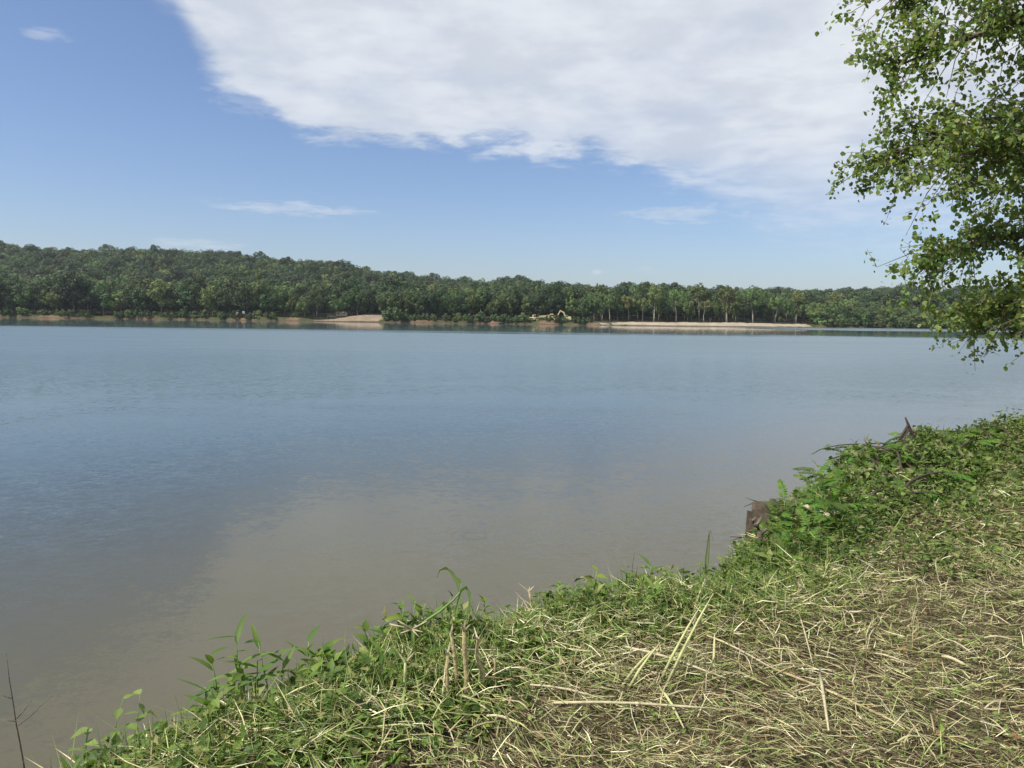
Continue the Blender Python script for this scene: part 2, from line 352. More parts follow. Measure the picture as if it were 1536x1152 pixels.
# ------------------------------------------------------------------ water
def water_mat():
    m, t, out = new_mat('lake_water')
    co = t.node('ShaderNodeTexCoord').outputs['Object']; x, y, z = t.xyz(co)
    # ripple strength: sheltered near this bank, wind-roughened out on the lake, calm under the far bank
    nb = t.noise(t.comb(t.m('MULTIPLY', x, 0.010), t.m('MULTIPLY', y, 0.045), 3.0), 1.0, 4, 0.6, 0.4).outputs[0]
    nb2 = t.noise(t.comb(t.m('MULTIPLY', x, 0.10), t.m('MULTIPLY', y, 0.22), 9.0), 1.0, 4, 0.6, 0.5).outputs[0]
    near = t.mr(t.m('ADD', y, t.m('MULTIPLY', t.m('SUBTRACT', nb2, 0.5), 14)), 8, 90, 0.0, 1.0)
    jit = t.m('MULTIPLY', t.m('SUBTRACT', nb, 0.5), 70)
    calm = t.mr(t.m('ADD', y, jit), 128, 168, 1.0, 0.0)
    far_w = t.m('MULTIPLY', t.mr(t.m('ADD', y, jit), 250, 285), t.mr(x, 75, 120))          # wind again under the low shore
    wind = t.m('MULTIPLY', near, t.m('MAXIMUM', calm, far_w))
    wind = t.m('MULTIPLY', wind, t.mr(nb, 0.3, 0.6, 0.7, 1.1))
    amp = t.m('ADD', t.m('MULTIPLY', t.mr(nb2, 0.3, 0.75, 0.4, 1.6), t.m('MULTIPLY', 0.07, t.mr(y, 120, 230, 1.0, 0.2))), t.m('MULTIPLY', wind, 0.045))
    wv = t.comb(t.m('ADD', t.m('MULTIPLY', x, 0.92), t.m('MULTIPLY', y, 0.25)), t.m('SUBTRACT', t.m('MULTIPLY', y, 1.3), t.m('MULTIPLY', x, 0.3)), 0.0)
    a = t.noise(wv, 2.3, 2, 0.5, 0.6).outputs[1]; b = t.noise(wv, 7.0, 2, 0.55, 0.3).outputs[1]; c = t.noise(wv, 26.0, 1, 0.5).outputs[1]
    def sl(n, k): q = t.vm('SUBTRACT', n, (0.5, 0.5, 0.5)); r = t.vm('SCALE', q); r.node.inputs['Scale'].default_value = k; return r
    s = t.vm('ADD', t.vm('ADD', sl(a, 0.8), sl(b, 1.6)), sl(c, 1.4))
    sc = t.vm('SCALE', s); t.put(sc.node.inputs['Scale'], amp)
    # one ring of ripples where something broke the surface
    cx, cy = RING; dx = t.m('SUBTRACT', x, cx); dy = t.m('SUBTRACT', y, cy)
    r = t.m('SQRT', t.m('ADD', t.m('MULTIPLY', dx, dx), t.m('MULTIPLY', dy, dy)))
    env = t.m('POWER', 2.718, t.m('MULTIPLY', t.m('POWER', t.m('DIVIDE', t.m('SUBTRACT', r, 0.20), 0.10), 2.0), -1.0))
    rs = t.m('MULTIPLY', t.m('MULTIPLY', t.m('SINE', t.m('MULTIPLY', r, 36.0)), env), 0.13)
    rr = t.m('MAXIMUM', r, 0.01)
    ring = t.comb(t.m('MULTIPLY', rs, t.m('DIVIDE', dx, rr)), t.m('MULTIPLY', rs, t.m('DIVIDE', dy, rr)), 0.0)
    sx, sy, _ = t.xyz(t.vm('ADD', sc, ring))
    nrm = t.vm('NORMALIZE', t.comb(sx, sy, 1.0))
    # silt stirred up along this bank, clearer and darker beyond, then painted paler for reflected sky
    silt_sky = t.m('ADD', t.m('SUBTRACT', y, t.m('MULTIPLY', x, 0.75)), t.m('MULTIPLY', t.m('SUBTRACT', nb2, 0.5), 9))
    base = t.mix(t.mr(silt_sky, 3.0, 26.0), (0.090, 0.080, 0.048, 1), (0.038, 0.052, 0.048, 1))
    base = t.mix(t.mr(silt_sky, 12.0, 55.0), base, (0.085, 0.125, 0.145, 1))  # pale blue in the far base colour stands in for reflected sky
    bs = t.node('ShaderNodeBsdfPrincipled'); t.put(bs.inputs['Base Color'], base)
    t.put(bs.inputs['Roughness'], t.m('ADD', t.mr(y, 120, 200, 0.10, 0.035), t.m('MULTIPLY', wind, 0.22))); bs.inputs['IOR'].default_value = 1.333
    t.l.new(nrm, bs.inputs['Normal']); t.l.new(bs.outputs[0], out.inputs[0]); return m
_r = on(708, 803, 0.0); RING = (_r.x, _r.y)
wm = mesh('lake_water', [(-1300, -150, 0), (1300, -150, 0), (1300, 560, 0), (-1300, 560, 0)], [(0, 1, 2, 3)], water_mat())
struct(obj('lake_water', wm))

# ------------------------------------------------------------------ far trees
def crown_mesh(name, rx, rz, zc, lobes, per, size, base, seed, flat=0.0, sparse=0.0):
    r = np.random.default_rng(seed)
    ctr = unit(r.normal(size=(lobes, 3)))*r.uniform(0.35, 0.9, (lobes, 1))**0.6
    ctr[:, 2] = ctr[:, 2]*(1-flat); ctr[: lobes//6] *= 0.4
    lr = r.uniform(0.22, 0.38, lobes)*(1-0.3*sparse)
    n = lobes*per; li = np.repeat(np.arange(lobes), per)
    dv = unit(r.normal(size=(n, 3))); rad = r.uniform(0.72, 1.05, n)**0.7
    p = ctr[li]+dv*(lr[li]*rad)[:, None]
    p[:, 2] = np.maximum(p[:, 2], -0.95+0.15*r.random(n))
    P = p*np.array([rx, rx, rz])+np.array([0, 0, zc])
    nrm = unit(dv+0.38*r.normal(size=(n, 3))+np.array([0, 0, 0.25]))
    u = unit(np.cross(nrm, r.normal(size=(n, 3)))); v = np.cross(nrm, u)
    s = size*r.uniform(0.6, 1.3, n)[:, None]
    A = P-u*s*.5; B = P+v*s*.32; Cc = P+u*s*.5; D = P-v*s*.32-nrm*s*.1
    V = np.stack([A, B, Cc, D], 1).reshape(-1, 3); Q = np.arange(n*4).reshape(-1, 4)
    lobc = r.uniform(0.78, 1.25, lobes)[li]*r.uniform(0.75, 1.3, n)
    cl = np.asarray(base)[None]*lobc[:, None]*np.array([1, 1, 1]); cl[:, 0] *= r.uniform(0.85, 1.2, n)
    return mesh(name, V, Q, M['far_leaf'], np.repeat(cl, 4, 0))
def trunk_mesh(name, h, r0, zc, rx, seed, mat, nb=6, lean=0.05):
    r = np.random.default_rng(seed); mb = MB()
    pts = [(0, 0, -0.6)]; x = y = 0
    for k in range(1, 7):
        x += r.normal()*lean*h*0.3; y += r.normal()*lean*h*0.3; pts.append((x, y, h*k/6))
    mb.tube(pts, np.linspace(r0, r0*0.25, 7), 7)
    for k in range(nb):
        f = r.uniform(0.4, 0.9); i = f*6; a = np.array(pts[int(i)])*(1-i % 1)+np.array(pts[min(6, int(i)+1)])*(i % 1)
        th = r.uniform(0, 6.28); L = rx*r.uniform(0.5, 0.95)
        b = a+np.array([math.cos(th)*L*.55, math.sin(th)*L*.55, L*.45]); c = a+np.array([math.cos(th)*L, math.sin(th)*L, L*.75])
        mb.tube([a, b, c], [r0*.4*(1-f*.5), r0*.22, r0*.08], 5)
    return mb.mesh(name, mat, True)
DK, MD, LT, YL = (0.036, 0.064, 0.022), (0.058, 0.098, 0.030), (0.095, 0.142, 0.042), (0.12, 0.155, 0.05)
PROTO = {  # kind: list of (trunk mesh, crown mesh)
 'dark': [], 'round': [], 'light': [], 'tall': [], 'slim': [], 'bush': []}
def proto(kind, seed, h, rx, rz, zc, lobes, per, size, c, mat, r0, nb=6, sparse=0):
    PROTO[kind].append((trunk_mesh('trunk', zc+rz*.5, r0, zc, rx, seed, mat, nb), crown_mesh('crown', rx, rz, zc, lobes, per, size, c, seed+1, sparse=sparse)))
for k in range(3):
    proto('dark', 10+k*3, 19, 6.2+.5*k, 7.0, 10.2+.4*k, 28, 115, 0.85, DK, M['far_bark'], 0.34)
    proto('round', 30+k*3, 17, 6.0+.4*k, 6.2, 9.4, 26, 115, 0.85, MD, M['far_bark'], 0.32)
    proto('light', 50+k*3, 15, 5.2+.5*k, 6.0, 8.8, 24, 110, 0.8, LT, M['far_bark'], 0.28)
for k in range(2):
    proto('tall', 70+k*3, 22, 4.8+.6*k, 5.6, 13.6, 26, 90, 0.8, YL if k else LT, M['pale_bark'], 0.34, 9, 0.2)
    proto('slim', 80+k*3, 18, 2.9, 7.4, 10.8, 20, 80, 0.75, MD if k else LT, M['far_bark'], 0.2, 5, 0.3)
    proto('bush', 90+k*3, 4, 2.4, 1.9, 1.7, 14, 90, 0.45, MD if k else LT, M['far_bark'], 0.08, 4)
DESC = {'dark': 'dense dark green tree', 'round': 'rounded mid-green tree', 'light': 'lighter yellow-green leafy tree',
        'tall': 'tall pale-trunked tree with high open crown', 'slim': 'slender narrow-crowned tree with thin trunk', 'bush': 'low leafy bush'}
def zone(x):
    if x < -112: return 'on the eroded bank below the wooded hill'
    if x < -52: return 'around the pinkish sandy landing'
    if x < 40: return 'on the bank around the yellow machines'
    if x < 148: return 'behind the pale gravel beach'
    return 'along the low shore beyond the gravel beach'
def shore_tree(kind, x, t, s, name='shore_tree', hs=1.0, label=None, where=''):
    x = float(x); y = float(shore_y(np.array(x))+t); z = float(far_z(np.array(x), np.array(y)))
    if is_beach(x) > .5 and t < 25: z = max(z, 1.4)
    if is_sand(x) > .5 and t < 30: z = max(z, 2.0)
    tm, cm = random.choice(PROTO[kind]); lb = label or f'{where}{DESC[kind]} {zone(x)}'
    o = thing(name, lb, 'bush' if kind == 'bush' else 'tree', (x, y, z-0.1), random.uniform(0, 6.28), None if label else lb)
    o.scale = (s, s, s*hs)
    obj('trunk', tm, o); obj('crown', cm, o); return o
def xpx(px, Y=345): return (px-768)/F*Y
ntree = 0
for row, (t0, t1, sp) in enumerate(((5, 9, 6.6), (11, 16, 6.2), (18, 26, 6.6), (28, 38, 7.6))):
    x = -262+row*2
    while x < (262 if row < 3 else 250):
        t = random.uniform(t0, t1)
        b = float(is_beach(x)); sn = float(is_sand(x)); works = -52 < x < 34
        if b > .3: t += 17
        elif sn > .3: t += 22
        elif works and row == 0: t += 8
        if x < -112: kind = random.choices(['dark', 'round', 'light', 'slim'], [5, 4, 3, 1])[0]
        elif x < 40: kind = random.choices(['dark', 'round', 'light', 'slim'], [3, 4, 4, 2])[0]
        elif x < 148: kind = random.choices(['slim', 'round', 'dark', 'light', 'tall'], [6, 2, 3, 1, 1 if row < 2 else 0])[0]
        else: kind = random.choices(['round', 'dark', 'light'], [4, 3, 4])[0]
        s = random.uniform(0.78, 1.12)*(1.0 if x < -112 else 0.86 if x < 40 else 0.80)
        if x > 150: s *= random.uniform(0.78, 1.0)
        s *= random.uniform(0.8, 1.15) if row == 0 else random.uniform(.95, 1.12)
        shore_tree(kind, x, t, s, hs=random.uniform(0.88, 1.08), where='front-row ' if row == 0 else 'set-back '); ntree += 1
        x += sp*random.uniform(0.75, 1.3)
for px, s in ((965, 1.0), (1000, .92), (1080, 1.02), (1122, 1.04), (1216, .95), (1295, 1.0), (905, .72), (722, .86), (1160, .8)):
    shore_tree('tall', xpx(px, 366), 30 if px > 1210 else 21 if px > 880 else 13, s*.94, hs=1.0)
for px, t, s in ((590, 1.5, 1.75), (578, 3, 1.1), (604, 2, 1.35), (195, 1, .9), (650, 2, .8), (668, 2.4, .9), (685, 2, 1.0), (700, 2, .9), (720, 2.2, 1.1), (740, 2.4, .8), (756, 2, .9), (775, 1.6, .8), (783, 2, 1.1), (20, 2, 1.0), (38, 1.5, .9), (270, 1.6, .9), (286, 1.4, .8), (300, 2, 1.0),
                 (352, 1.5, 1.0), (375, 1.4, .8), (384, 2, .9), (440, 2.5, .7), (625, 2, .8), (638, 2.5, .9), (330, 1.3, .7), (130, 1.6, .7), (100, 2, .7), (65, 2, .6)):
    shore_tree('bush', xpx(px, 336), t, s, 'shore_bush')
x = -256.0
while x < 33:                                    # scrub growing over the cut bank, with bare gaps
    if not (-98 < x < -56) and math.sin(x*.21)+math.sin(x*.083+1) > -.75: shore_tree('bush', x, random.uniform(0.9, 2.4), random.uniform(.42, .85), 'shore_bush', hs=random.uniform(.8, 1.1))
    x += random.uniform(1.7, 3.2)
x = 150.0
while x < 265:                                   # the low shore is overgrown down to the waterline
    shore_tree('bush', x, random.uniform(0.8, 3.5), random.uniform(1.1, 1.9), 'shore_bush'); x += random.uniform(3.0, 5.0)

# the woods behind and on the hill, far too many to count: instanced crowns on scattered points
def gn_forest(name, pts, crowns, label, smin, smax, seed):
    me = bpy.data.meshes.new(name); me.from_pydata(pts, [], []); o = obj(name, me)
    ng = bpy.data.node_groups.new(name, 'GeometryNodeTree')
    ng.interface.new_socket('Geometry', in_out='INPUT', socket_type='NodeSocketGeometry')
    ng.interface.new_socket('Geometry', in_out='OUTPUT', socket_type='NodeSocketGeometry')
    N = ng.nodes; L = ng.links; gi = N.new('NodeGroupInput'); go = N.new('NodeGroupOutput')
    j = N.new('GeometryNodeGeometryToInstance')
    for c in crowns:
        oi = N.new('GeometryNodeObjectInfo'); oi.inputs['Object'].default_value = c; oi.inputs['As Instance'].default_value = False
        oi.transform_space = 'ORIGINAL'; L.new(oi.outputs['Geometry'], j.inputs[0])
    ip = N.new('GeometryNodeInstanceOnPoints'); ip.inputs['Pick Instance'].default_value = True
    def rv(dt, a, b, sd):
        n = N.new('FunctionNodeRandomValue'); n.data_type = dt
        if dt == 'FLOAT_VECTOR': n.inputs[0].default_value = a; n.inputs[1].default_value = b; n.inputs['Seed'].default_value = sd; return n.outputs[0]
        if dt == 'FLOAT': n.inputs[2].default_value = a; n.inputs[3].default_value = b; n.inputs['Seed'].default_value = sd; return n.outputs[1]
        n.inputs[4].default_value = a; n.inputs[5].default_value = b; n.inputs['Seed'].default_value = sd; return n.outputs[2]
    L.new(gi.outputs[0], ip.inputs['Points']); L.new(j.outputs[0], ip.inputs['Instance'])
    L.new(rv('INT', 0, len(crowns)-1, seed), ip.inputs['Instance Index'])
    L.new(rv('FLOAT_VECTOR', (0, 0, 0), (0.06, 0.06, 6.28), seed+1), ip.inputs['Rotation'])
    L.new(rv('FLOAT', smin, smax, seed+2), ip.inputs['Scale'])
    L.new(ip.outputs[0], go.inputs[0])
    md = o.modifiers.new('scatter', 'NODES'); md.node_group = ng
    return stuff(tag(o, label, 'woods'))
_seen = {}
for o in list(col.objects):
    if o.name.split('.')[0] == 'crown' and o.data.name not in _seen: _seen[o.data.name] = o
wanted = {m[1].name for k in ('dark', 'round', 'light') for m in PROTO[k]}
CR = [o for n, o in _seen.items() if n in wanted]
def scatter(x0f, x1f, ya, yb, sp, seed, tmin=0):
    r = np.random.default_rng(seed); out = []
    y = ya
    while y < yb:
        n = int((x1f-x0f)*y/sp); xx = (x0f+(np.arange(n)+r.uniform(0, 1, n))/n*(x1f-x0f))*y
        yy = y+r.uniform(-.5, .5, n)*sp; t = yy-shore_y(xx); zz = far_z(xx, yy)
        ok = t > tmin
        out += [(a, b, c-1.2) for a, b, c in zip(xx[ok], yy[ok], zz[ok])]
        y += sp
    return out
gn_forest('hillside_woods', scatter(-0.86, 0.86, 372, 820, 9.0, 3, 42), CR, 'dense green woods covering the hill and the flat behind the far shore', 0.75, 1.28, 5)
gn_forest('distant_ridge_woods', scatter(-0.4, 0.75, 1050, 1560, 13, 4), CR, 'hazy blue-green woods on the distant ridge', 0.8, 1.2, 9)

# ------------------------------------------------------------------ machines and vehicles on the far bank
def far_spot(px, t):
    x = xpx(px, 338+t); y = float(shore_y(np.array(x))+t); return x, y, float(far_z(np.array(x), np.array(y)))
def wheel(parent, x, y, r, w):
    mb = MB().tube([(x, y-w/2, r), (x, y+w/2, r)], r, 14); o = obj('wheel', mb.mesh('wheel', M['black'], False), parent)
    obj('rim', MB().tube([(x, y-w/2-.02, r), (x, y+w/2+.02, r)], r*.5, 10).mesh('rim', M['yellow']), o)
def excavator(loc, rz):
    t = thing('excavator', 'yellow excavator with raised boom standing on the far bank', 'excavator', loc, rz)
    for y in (-1.1, 1.1): obj('track', MB().box(-1.8, 1.8, y-.3, y+.3, 0, .85, ch=.2).mesh('track', M['black']), t)
    b = obj('body', MB().box(-1.7, 1.0, -1.2, 1.2, .95, 1.9, ch=.12).mesh('body', M['yellow']), t)
    obj('engine_cover', MB().box(-1.6, -.3, -1.1, 1.1, 1.9, 2.35, ch=.15).mesh('engine_cover', M['yellow']), b)
    c = obj('cab', MB().box(.0, 1.3, -1.15, -.15, 1.9, 3.0, ch=.1).mesh('cab', M['yellow']), t)
    obj('window', MB().box(.1, 1.32, -1.17, -.13, 2.1, 2.85).mesh('window', M['glass']), c)
    obj('boom', MB().tube([(.6, .3, 1.6), (1.6, .3, 4.0), (3.2, .3, 4.9)], [.34, .38, .26], 6).mesh('boom', M['yellow']), t)
    obj('stick', MB().tube([(3.0, .3, 5.1), (4.6, .3, 2.2)], [.28, .2], 6).mesh('stick', M['yellow']), t)
    obj('bucket', MB().add([(4.2, -.2, 2.3), (5.0, -.2, 2.2), (5.1, -.2, 1.2), (4.3, -.2, 1.0), (4.2, .8, 2.3), (5.0, .8, 2.2), (5.1, .8, 1.2), (4.3, .8, 1.0)],
        [(0, 1, 2, 3), (7, 6, 5, 4), (0, 4, 5, 1), (1, 5, 6, 2), (2, 6, 7, 3)]).mesh('bucket', M['black']), t)
    return t
excavator(far_spot(847, 5), math.pi)
def loader(loc, rz, label):
    t = thing('wheel_loader', label, 'loader', loc, rz)
    obj('body', MB().box(-2.2, .6, -.9, .9, .8, 1.9, ch=.2).mesh('body', M['yellow']), t)
    c = obj('cab', MB().box(-.6, .6, -.75, .75, 1.9, 3.0, ch=.1).mesh('cab', M['yellow']), t)
    obj('window', MB().box(-.5, .62, -.77, .77, 2.1, 2.8).mesh('window', M['glass']), c)
    obj('lift_arm', MB().tube([(.2, 0, 1.6), (1.6, 0, 1.7), (2.7, 0, .8)], [.3, .28, .2], 6).mesh('lift_arm', M['yellow']), t)
    obj('bucket', MB().add([(2.5, -1.3, 1.5), (3.5, -1.3, .7), (3.3, -1.3, .2), (2.5, -1.3, .2), (2.5, 1.3, 1.5), (3.5, 1.3, .7), (3.3, 1.3, .2), (2.5, 1.3, .2)],
        [(0, 1, 2, 3), (7, 6, 5, 4), (2, 6, 7, 3), (0, 3, 7, 4)]).mesh('bucket', M['tan']), t)
    for x in (-1.4, 1.0):
        for y in (-.85, .85): wheel(t, x, y, .75, .5)
loader(far_spot(799, 5), 0.2, 'yellow wheel loader standing left of the dump truck on the far bank')
def dump_truck(loc, rz):
    t = thing('dump_truck', 'pale yellow articulated dump truck between loader and excavator', 'truck', loc, rz)
    obj('bed', MB().add([(-3.2, -1.2, 1.2), (1.0, -1.2, 1.1), (1.3, -1.2, 2.5), (-3.6, -1.2, 1.9), (-3.2, 1.2, 1.2), (1.0, 1.2, 1.1), (1.3, 1.2, 2.5), (-3.6, 1.2, 1.9)],
        [(0, 1, 2, 3), (7, 6, 5, 4), (0, 4, 5, 1), (1, 5, 6, 2), (2, 6, 7, 3), (3, 7, 4, 0)]).mesh('bed', M['yellow']), t)
    c = obj('cab', MB().box(1.5, 3.0, -.9, .9, 1.0, 2.9, ch=.15).mesh('cab', M['yellow']), t)
    obj('window', MB().box(1.7, 3.02, -.92, .92, 1.9, 2.6).mesh('window', M['glass']), c)
    obj('hood', MB().box(3.0, 4.3, -.8, .8, .9, 1.9, ch=.2).mesh('hood', M['yellow']), t)
    for x in (-2.2, -.7, 3.4):
        for y in (-1.0, 1.0): wheel(t, x, y, .75, .45)
dump_truck(far_spot(817, 5), 0.05)
def heap(name, px, t, r, h, mat, label, cat):
    x, y, z = far_spot(px, t); n = 16; V = []; Fc = []
    for k, (f, g) in enumerate(((1, -.1), (.75, .35), (.45, .75), (.15, 1.0))):
        for i in range(n):
            a = 6.283*i/n; q = f*r*(1+.18*math.sin(3*a+k)+.1*math.sin(7*a+1)); V.append((q*math.cos(a), q*.6*math.sin(a), h*g))
    for k in range(3):
        for i in range(n): Fc.append((k*n+i, k*n+(i+1) % n, (k+1)*n+(i+1) % n, (k+1)*n+i))
    Fc.append(tuple(3*n+i for i in range(n)))
    tag(obj(name, mesh(name, V, Fc, mat, smooth=True), None, (x, y, z)), label, cat)
heap('gravel_heap', 833, 4.5, 2.4, 1.1, M['gravel'], 'small pale heap of gravel at the foot of the excavator', 'heap')
heap('gravel_heap', 850, 4.5, 1.2, 0.9, M['gravel'], 'pale round gravel heap on the beach side of the excavator', 'heap')
def camper(px, t, L, label, name='camper'):
    o = thing(name, label, 'camper', far_spot(px, t), 0.1)
    b = obj('body', MB().box(-L/2, L/2, -1.1, 1.1, .5, 2.7, ch=.25).mesh('body', M['tan']), o)  # tan instead of white: the trees' shade put into the body colour
    for x in (-L*.28, L*.22): obj('window', MB().box(x-.45, x+.45, -1.13, 1.13, 1.5, 2.1).mesh('window', M['glass']), b)
    obj('door', MB().box(-.3, .35, -1.14, -1.09, .6, 2.3).mesh('door', M['tan']), b)
    for y in (-.95, .95): wheel(o, 0.7, y, .36, .22)
    obj('hitch', MB().tube([(L/2, 0, .6), (L/2+1.0, 0, .5)], .06, 5).mesh('hitch', M['black']), o)
camper(514, 30, 5.5, 'shade-toned cream camper parked under the trees behind the sandy landing')
def car(px, t, label, mat='white'):
    o = thing('parked_car', label, 'car', far_spot(px, t), 0.2)
    V = []; prof = [(-2.1, .35), (2.1, .35), (2.15, .8), (1.1, .95), (.5, 1.45), (-1.2, 1.45), (-1.9, 1.0), (-2.15, .85)]
    for y in (-.85, .85): V += [(x, y, z) for x, z in prof]
    n = len(prof); Fc = [tuple(range(n)), tuple(range(2*n-1, n-1, -1))]+[(i, n+i, n+(i+1) % n, (i+1) % n) for i in range(n)]
    b = obj('body', mesh('body', V, Fc, M[mat]), o)
    obj('window', MB().add([(.95, -.87, 1.0), (.45, -.87, 1.38), (-1.15, -.87, 1.38), (-1.7, -.87, 1.02), (.95, .87, 1.0), (.45, .87, 1.38), (-1.15, .87, 1.38), (-1.7, .87, 1.02)],
        [(0, 1, 2, 3), (7, 6, 5, 4)]).mesh('window', M['glass']), b)
    for x in (-1.3, 1.3):
        for y in (-.75, .75): wheel(o, x, y, .34, .22)
car(572, 31, 'white car parked beside the bush at the sandy landing')
car(500, 30, 'light car parked beyond the camper under the trees', 'tan')
for px in (358, 368):
    x, y, z = far_spot(px, 4); o = thing('sign_board', 'small white sign board on a thin post at the eroded bank', 'sign', (x, y, z), 0, 'white sign boards on the far bank')
    obj('post', MB().tube([(0, 0, -.2), (0, 0, 2.6)], .07, 5).mesh('post', M['grey_wood']), o)
    obj('board', MB().box(-.55, .55, -.1, -.06, 1.7, 2.9).mesh('board', M['white']), o)
x, y, z = far_spot(31, 5)
o = thing('marker_cone', 'small red-orange cone-shaped marker under the trees on the far bank', 'marker', (x, y, z))
obj('cone', MB().tube([(0, 0, .1), (0, 0, 1.6), (0, 0, 2.5)], [.75, .45, .1], 10).mesh('cone', M['red']), o)
obj('base', MB().box(-.8, .8, -.8, .8, 0, .1).mesh('base', M['red']), o)

# ------------------------------------------------------------------ overhanging tree at the right
def near_tree():
    r = np.random.default_rng(21)
    root = np.array([12.6, 12.1, 0.0]); root[2] = float(bank_z(root[0], root[1]))-0.1
    t = thing('overhanging_tree', 'leafy tree on the near bank with limbs overhanging the water', 'tree', root)
    tr = [np.array(p, float) for p in ((0, 0, -.3), (-.1, .05, 1.5), (-.15, .2, 3.2), (0, .25, 5.2), (.1, .3, 7.5), (.0, .2, 10), (.1, .1, 12.5))]
    obj('trunk', MB().tube(tr, [.34, .27, .24, .21, .16, .1, .04], 10).mesh('trunk', M['bark'], True), t)
    tw = MB(); tips = []
    def trk(z):
        for a, b in zip(tr[:-1], tr[1:]):
            if a[2] <= z <= b[2]: f = (z-a[2])/(b[2]-a[2]); return a*(1-f)+b*f
        return tr[-1]
    limbs = []
    # (height on the trunk, heading in degrees, reach, rise)
    spec = [(3.0, 172, 5.6, .5), (3.6, 186, 6.2, 1.3), (4.3, 160, 6.4, 1.2), (4.9, 178, 6.8, 1.7), (5.6, 195, 6.6, 1.7), (6.2, 166, 6.6, 2.0), (6.8, 182, 6.5, 2.2), (7.5, 172, 6.0, 2.6), (8.2, 190, 5.4, 2.8), (9.0, 165, 4.6, 2.8),
            (2.7, 150, 4.6, -.2), (2.6, 200, 5.0, .1), (4.0, 120, 4.5, 1.3), (4.6, 240, 5.0, 1.8), (5.2, 60, 4.5, 2.0), (5.8, 300, 4.5, 2.0), (6.5, 20, 4.5, 2.2), (7.0, 110, 4.0, 2.4), (7.8, 250, 4.0, 2.6), (8.5, 330, 3.5, 2.6), (9.5, 60, 3.2, 2.6), (10.2, 200, 2.8, 2.4)]
    for z, hd, reach, rise in spec:
        if 145 <= hd <= 205: reach -= .25 if z < 5 else .4 if z < 7 else 1.1
        a = trk(z); th = R(hd); dx = np.array([math.cos(th), math.sin(th), 0]); pts = []
        sx = r.normal()*0.4
        for k in range(8):
            f = k/7; side = np.array([-dx[1], dx[0], 0])*(sx*math.sin(f*3)+r.normal()*.06*f)
            pts.append(a+dx*reach*f+side+np.array([0, 0, rise*math.sin(f*1.9)/math.sin(1.9)*1.0-0.9*f**3+r.normal()*.05]))
        obj('limb', MB().tube(pts, np.linspace(.10+.012*reach, .014, 8), 6).mesh('limb', M['bark'], True), t)
        limbs.append(pts)
        P = np.array(pts)
        for f in np.arange(0.22, 1.0, 0.05):
            i = f*7; q = P[int(i)]*(1-i % 1)+P[min(7, int(i)+1)]*(i % 1)
            for s in range(8 if 145 <= hd <= 205 else 3):
                d2 = unit(dx*r.uniform(.2, 1.0)+r.normal(size=3)*.75+np.array([0, 0, -.12])); L = r.uniform(.5, 1.5)*(1.15-.45*f)
                b1 = q+d2*L*.5+r.normal(size=3)*.05; c1 = q+d2*L+np.array([0, 0, -.18*L])+r.normal(size=3)*.06
                tw.tube([q, b1, c1], [.014, .009, .004], 3)
                for h in np.arange(.3, 1.01, .14):
                    e = q*(1-h)+c1*h if h > .55 else q*(1-h)+b1*h
                    d3 = unit(d2*.6+r.normal(size=3)); l3 = r.uniform(.15, .42); g = e+d3*l3+np.array([0, 0, -.1*l3])
                    if r.random() < .5: tw.tube([e, g], [.005, .003], 3)
                    tips.append((e, g))
    obj('twigs', tw.mesh('twigs', M['bark']), t)
    E0 = np.array([a for a, b in tips]); G0 = np.array([b for a, b in tips]); k = 9
    n = len(tips)*k; f = r.uniform(.1, 1.08, n)[:, None]
    P = np.repeat(E0, k, 0)*(1-f)+np.repeat(G0, k, 0)*f+r.normal(size=(n, 3))*.045
    # leave gaps: thin whole patches out
    w = P+root
    g1 = np.sin(w[:, 0]*2.6+1.1*np.sin(w[:, 2]*2.2))*np.sin(w[:, 2]*3.1+w[:, 1]*1.3)
    keepm = r.random(n) < np.clip(0.88+0.5*g1, .10, 1)
    P = P[keepm]; n = len(P)
    ax = unit(r.normal(size=(n, 3))+np.array([-.2, 0, -.5])); nr = unit(np.cross(ax, r.normal(size=(n, 3)))+np.array([0, 0, .5])); sd = unit(np.cross(nr, ax)); nr = np.cross(ax, sd)
    L = r.uniform(.045, .11, n)[:, None]; W = L*r.uniform(.38, .52, n)[:, None]
    b0 = P; m1 = P+ax*L*.35+sd*W+nr*L*.06; m2 = P+ax*L*.35-sd*W+nr*L*.06; l1 = P+ax*L*.7+sd*W*.75-nr*L*.04; l2 = P+ax*L*.7-sd*W*.75-nr*L*.04; tp = P+ax*L-nr*L*.12
    V = np.stack([b0, m1, l1, tp, l2, m2], 1).reshape(-1, 3); o6 = np.arange(n)[:, None]*6
    Fc = np.concatenate([o6+np.array([0, 1, 4, 5]), o6+np.array([1, 2, 3, 4])])
    c = np.array([0.175, 0.235, 0.070])[None]*r.uniform(.6, 1.45, (n, 1)); c[:, 0] *= r.uniform(.8, 1.25, n)
    stuff(obj('leaves', mesh('leaves', V, Fc, M['tree_leaf'], np.repeat(c, 6, 0)), t))
near_tree()

